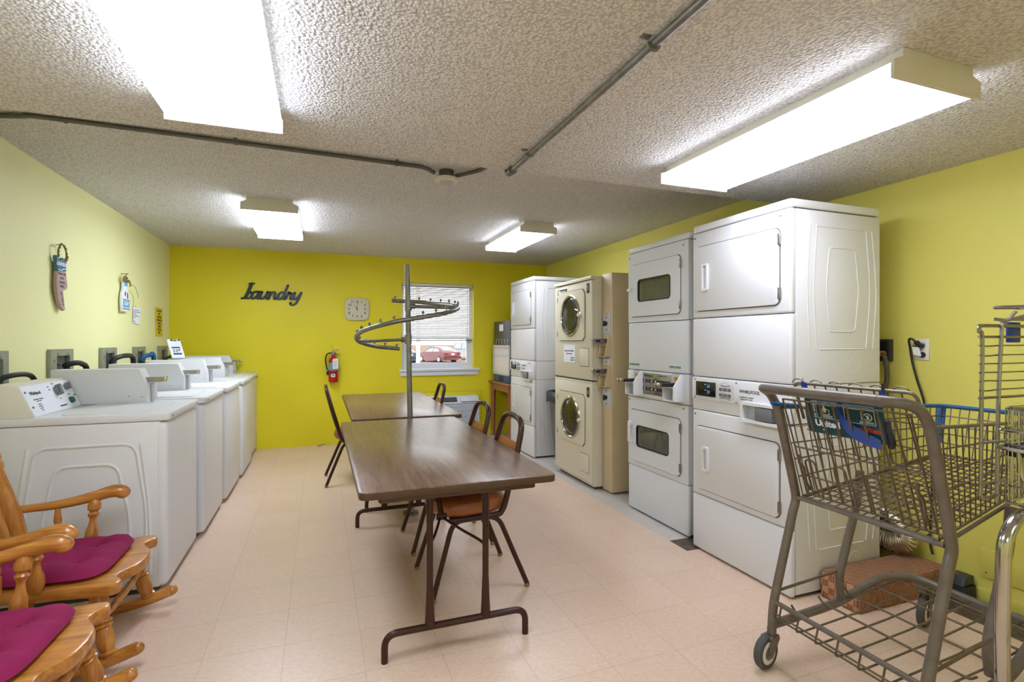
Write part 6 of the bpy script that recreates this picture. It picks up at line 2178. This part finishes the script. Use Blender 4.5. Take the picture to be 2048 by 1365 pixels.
def rocking_chair():
    t = thing('rocking_chair', 'x', 'chair', (0, 0, 0), 'honey coloured rocking chairs')
    zs = 0.37
    # saddle seat with a scalloped front edge
    half = [(-0.27, 0.0), (-0.265, 0.12), (-0.255, 0.20), (-0.20, 0.225), (-0.05, 0.245), (0.10, 0.268), (0.19, 0.282), (0.235, 0.285), (0.258, 0.268), (0.262, 0.235), (0.240, 0.205), (0.232, 0.17), (0.252, 0.13), (0.280, 0.08), (0.290, 0.0)]
    hp = [(p.x, p.y) for p in smooth_path([Vector((x, y, 0)) for x, y in half], 4)]
    poly = hp + [(x, -y) for x, y in hp[-2:0:-1]]
    MB().prism(poly, 'Z', zs - 0.05, zs, 0.012).build('seat', 'oak', t)
    for sy in (1, -1):
        y = 0.262 * sy
        # rocker
        pts = [(-0.62, 0.165), (-0.50, 0.105), (-0.36, 0.055), (-0.20, 0.030), (-0.04, 0.025), (0.10, 0.034), (0.22, 0.056), (0.32, 0.086)]
        b = MB().use('oak').tube(smooth_path([(x, y, z) for x, z in pts], 6), 0.027, 14, flat=0.95)
        b.ball((0.322, y, 0.0865), 0.0255, 12, (1, .9, .95))
        b.build('rocker', None, t)
        lg = MB().use('oakz')
        turned(lg, (0.165, 0.20 * sy, zs - 0.035), (0.225, y, 0.066), 0.033)
        lg.build('leg', None, t)
        lg = MB().use('oakz')
        turned(lg, (-0.17, 0.17 * sy, zs - 0.035), (-0.27, y, 0.048), 0.026)
        lg.build('leg', None, t)
        # arm
        ap = [(-0.335, 0.255, 0.560), (-0.25, 0.258, 0.562), (-0.12, 0.268, 0.568), (0.0, 0.282, 0.588), (0.06, 0.290, 0.602), (0.095, 0.294, 0.600), (0.108, 0.296, 0.590)]
        P = smooth_path([(x, yy * sy, z) for x, yy, z in ap], 6)
        rad = []
        for i in range(len(P)):
            u = i / (len(P) - 1)
            rad.append(0.019 + 0.013 * min(1, max(0, (u - .2)) / .5))
        rad[-1] = 0.014
        rad[-2] = 0.024
        rad[-3] = 0.029
        b = MB().use('oak').tube(P, 0.026, 14, radii=rad, flat=0.95)
        b.ball(P[-3] + (P[-1] - P[-3]) * 0.25, 0.031, 14, (1.05, 1.0, 0.98))
        b.build('arm', None, t)
        b = MB().use('oakz')
        turned(b, (-0.01, 0.252 * sy, zs - 0.005), (0.0, 0.278 * sy, 0.578), 0.027, 'post')
        b.build('arm_post', None, t)
        b = MB().use('oakz')
        turned(b, (-0.13, 0.238 * sy, zs - 0.005), (-0.14, 0.262 * sy, 0.56), 0.017, 'stretch')
        b.build('arm_spindle', None, t)
        b = MB().use('oakz')
        turned(b, (-0.235, 0.215 * sy, zs - 0.02), (-0.43, 0.245 * sy, 1.04), 0.034, 'back')
        b.build('back_post', None, t)
        b = MB().use('oakz')
        turned(b, (0.20, 0.225 * sy, 0.20), (-0.22, 0.225 * sy, 0.20), 0.015, 'stretch')
        b.build('stretcher', None, t)
    b = MB().use('oakz')
    turned(b, (0.198, 0.225, 0.215), (0.198, -0.225, 0.215), 0.018, 'stretch')
    b.build('stretcher', None, t)
    for k in range(5):
        y = -0.135 + 0.0675 * k
        b = MB().use('oakz')
        turned(b, (-0.245, y, zs - 0.01), (-0.425, y * 1.12, 1.0), 0.017, 'back', 12)
        b.build('back_spindle', None, t)
    cr = []
    for k in range(13):
        u = k / 12 * 2 - 1
        cr.append((-0.44 - 0.02 * (1 - u * u), 0.27 * u, 1.045 + 0.02 * (1 - u * u)))
    b = MB().use('oak')
    P = smooth_path(cr, 2)
    for i in range(len(P) - 1):
        pass
    b.tube(P, 0.062, 14, flat=0.25)
    b.build('crest_rail', None, t)
    return t


def seat_cushion():
    n, m = 30, 24
    b = MB().use('magenta')
    W_, D_ = 0.225, 0.215
    tufts = [(-0.09, -0.09), (-0.09, 0.09), (0.08, -0.09), (0.08, 0.09)]
    def outline(u, v):
        # square -> rounded, wider to the front
        x, y = u, v
        k = (abs(u) ** 5 + abs(v) ** 5) ** (1 / 5) or 1
        r = max(abs(u), abs(v)) / k
        return x * r * D_ - 0.01, y * r * W_ * (1 + 0.10 * u)
    def height(u, v):
        e = max(0.0, 1 - max(abs(u), abs(v)) ** 5)
        return e ** 0.5
    T, B = [], []
    for i in range(n + 1):
        rt, rb = [], []
        for j in range(n + 1):
            u, v = i / n * 2 - 1, j / n * 2 - 1
            x, y = outline(u, v)
            h = height(u, v)
            d = 0
            for tx, ty in tufts:
                d += 0.020 * math.exp(-((x - tx) ** 2 + (y - ty) ** 2) / 0.0013)
            d += 0.010 * math.exp(-(y - 0.09) ** 2 / 0.0007) + 0.010 * math.exp(-(y + 0.09) ** 2 / 0.0007) + 0.009 * math.exp(-(x - 0.08) ** 2 / 0.0007) + 0.009 * math.exp(-(x + 0.09) ** 2 / 0.0007)
            z = 0.016 + (0.044 - d) * h
            rt.append(b.bm.verts.new((x, y, z)))
            rb.append(b.bm.verts.new((x, y, 0.016 - 0.0155 * min(1, h * 1.4))) if 0 < i < n and 0 < j < n else rt[-1])
        T.append(rt)
        B.append(rb)
    for i in range(n):
        for j in range(n):
            b._face([T[i][j], T[i + 1][j], T[i + 1][j + 1], T[i][j + 1]])
            b._face([B[i][j + 1], B[i + 1][j + 1], B[i + 1][j], B[i][j]])
    c = thing('seat_cushion', 'x', 'cushion', (0, 0, 0), 'magenta seat cushions')
    b.build('cover', None, c, sharp=70)
    u = MB().use('magenta')
    for tx, ty in tufts:
        u.ball((tx, ty, 0.038), 0.006, 8, (1, 1, .5))
    u.build('buttons', None, c)
    return c


RC = rocking_chair()
SC = seat_cushion()
for i, (x, y, rz, l1, l2) in enumerate((
        (-1.02, 2.77, 0.0, 'honey oak rocking chair beside the nearest washing machine', 'magenta tufted cushion on the rocking chair beside the washing machine'),
        (-0.995, 2.06, -0.02, 'honey oak rocking chair closest to the camera, cut by the picture corner', 'magenta tufted cushion on the rocking chair closest to the camera'))):
    o = RC if i == 0 else copy_tree(RC)
    o.location = (x, y, 0.0)
    o.rotation_euler.z = rz
    o['label'] = l1
    c = SC if i == 0 else copy_tree(SC)
    c.location = (x - 0.01, y, 0.371)
    c.rotation_euler.z = rz
    c['label'] = l2


# ------------------------------------------------------------------ outside the window
def outside():
    GZ = -0.62
    b = MB().use('tanfield').quad((-60, YB + 0.3, GZ - 0.03), (90, YB + 0.3, GZ - 0.03), (140, 190, GZ + 0.5), (-60, 190, GZ + 0.5))
    b.use('asphalt').quad((-30, YB + 0.3, GZ), (70, YB + 0.3, GZ), (70, 44.6, GZ), (-30, 44.6, GZ))
    struct(b, 'ground')
    b = MB().use('lgrey').box(2.03, 2.11, 11.6, 11.68, GZ, 3.2)
    tag(b.build('porch_post', None), 'white porch post outside the window behind the steel pole', 'post')

    def car(x, y, head, paint, label, suv=False):
        t = thing('car', label, 'car', (x, y, GZ))
        Lh = 2.25 if not suv else 2.45
        W_ = 0.86 if not suv else 0.96
        hb, ht = (0.93, 1.46) if not suv else (1.12, 1.85)
        if suv:
            prof = [(-Lh, .55), (-Lh, 1.05), (-Lh + .05, 1.15), (-Lh + .2, ht - .05), (-Lh + .5, ht), (0.35, ht), (0.95, hb + .05), (Lh - .15, hb - .05), (Lh, .85), (Lh, .42), (-Lh, .38)]
        else:
            prof = [(-Lh, .42), (-Lh - .02, .75), (-Lh + .06, 1.0), (-Lh + .45, 1.06), (-1.15, ht - .12), (-0.75, ht - .02), (-0.2, ht), (0.3, ht - .06), (1.05, hb + .06), (1.7, .86), (Lh - .06, .68), (Lh, .5), (Lh - .05, .24), (-Lh + .1, .26)]
        P = [(p.x, p.z) for p in smooth_path([Vector((a, 0, c)) for a, c in prof], 3, closed=True)]
        b = MB().use(paint)
        secs = []
        for v in (-1, -0.86, -0.45, 0, 0.45, 0.86, 1):
            row = []
            for a, c in P:
                tw = 1.0 if c < hb else 1.0 - 0.24 * (c - hb) / (ht - hb)
                e = 1 - 0.035 * abs(v) ** 6
                row.append(b.bm.verts.new((a * e, v * W_ * tw, c - (0.03 if abs(v) == 1 and c > 1 else 0))))
            secs.append(row)
        n = len(P)
        for A, B in zip(secs, secs[1:]):
            for k in range(n):
                b._face([A[k], A[(k + 1) % n], B[(k + 1) % n], B[k]])
        b._face(secs[0][::-1])
        b._face(secs[-1])
        bmesh.ops.recalc_face_normals(b.bm, faces=b.bm.faces)
        mt = Matrix.Translation((x, y, GZ)) @ Matrix.Rotation(head, 4, 'Z')
        b.xf(mt).build('body', None, t, sharp=40)
        def sidepanel(pts, name, m, s):
            q = MB().use(m)
            tw = lambda c: 1.0 if c < hb else 1.0 - 0.24 * (c - hb) / (ht - hb)
            A = [q.bm.verts.new((a, s * (W_ * tw(c) + 0.006), c)) for a, c in pts]
            B = [q.bm.verts.new((a, s * (W_ * tw(c) - 0.02), c)) for a, c in pts]
            q._face(A)
            for k in range(len(pts)):
                q._face([A[k], A[(k + 1) % len(pts)], B[(k + 1) % len(pts)], B[k]])
            bmesh.ops.recalc_face_normals(q.bm, faces=q.bm.faces)
            q.xf(mt).build(name, None, t)
        for s in (1, -1):
            if suv:
                sidepanel([(-2.1, 1.18), (-1.9, 1.68), (-0.9, 1.72), (-0.9, 1.16)], 'side_window', 'cglass', s)
                sidepanel([(-0.8, 1.16), (-0.8, 1.72), (0.3, 1.70), (0.78, 1.2)], 'side_window', 'cglass', s)
            else:
                sidepanel([(-1.45, 1.04), (-1.05, 1.28), (-0.42, 1.33), (-0.42, 1.0)], 'side_window', 'cglass', s)
                sidepanel([(-0.34, 1.0), (-0.34, 1.33), (0.22, 1.30), (0.82, 1.0)], 'side_window', 'cglass', s)
        # windscreens
        def glasspane(x0, z0, x1, z1, hw0, hw1, name):
            q = MB().use('cglass')
            q.quad((x0, -hw0, z0), (x0, hw0, z0), (x1, hw1, z1), (x1, -hw1, z1))
            r = bmesh.ops.solidify(q.bm, geom=q.bm.faces, thickness=0.02)
            q.xf(mt).build(name, None, t)
        if suv:
            glasspane(1.0, hb + .09, 0.42, ht - .06, 0.80, 0.70, 'windscreen')
            glasspane(-Lh - .01 + .06, 1.2, -Lh + .2, ht - .12, 0.78, 0.68, 'rear_window')
        else:
            glasspane(1.06, hb + .12, 0.38, ht - .06, 0.68, 0.58, 'windscreen')
            glasspane(-1.78, 1.10, -1.12, ht - .09, 0.66, 0.56, 'rear_window')
        for wx in (-1.35, 1.38):
            for s in (1, -1):
                q = MB().use('dark').lathe([(0, .28), (.1, .33), (.9, .33), (1, .28)], (wx, s * (W_ - 0.2), .33), (wx, s * (W_ + 0.012), .33), 24)
                q.use('lgrey').lathe([(0, .21), (1, .20)], (wx, s * (W_ - 0.1), .33), (wx, s * (W_ + 0.022), .33), 16)
                q.xf(mt).build('wheel', None, t)
        q = MB().use('maroon' if not suv else 'lgrey')
        sx = -Lh if not suv else Lh
        for s in (1, -1):
            q.box(sx - .06, sx + .03, min(s * .52, s * .82), max(s * .52, s * .82), .80, .95, .02)
        q.xf(mt).build('lights', None, t)
        q = MB().use('paper').box(-Lh - .055, -Lh - .01, -.17, .17, .72, .86, .01)
        q.use('charcoal').box(-Lh - .04, -Lh + .1, -.7, .7, .30, .46, .02) if not suv else q.box(Lh - .02, Lh + .03, -.5, .5, .62, .82, .02)
        q.xf(mt).build('number_plate', None, t)
        return t
    a = math.radians(180 - 20.38 - 47)
    car(10.05, 46.4, a, 'carred', 'red sedan parked outside, seen through the window')
    car(14.6, 50.5, a + PI, 'carwhite', 'white off-road vehicle parked behind the red sedan', True)
    car(6.15, 45.0, a, 'cardark', 'dark blue car at the window edge behind the steel pole')


outside()
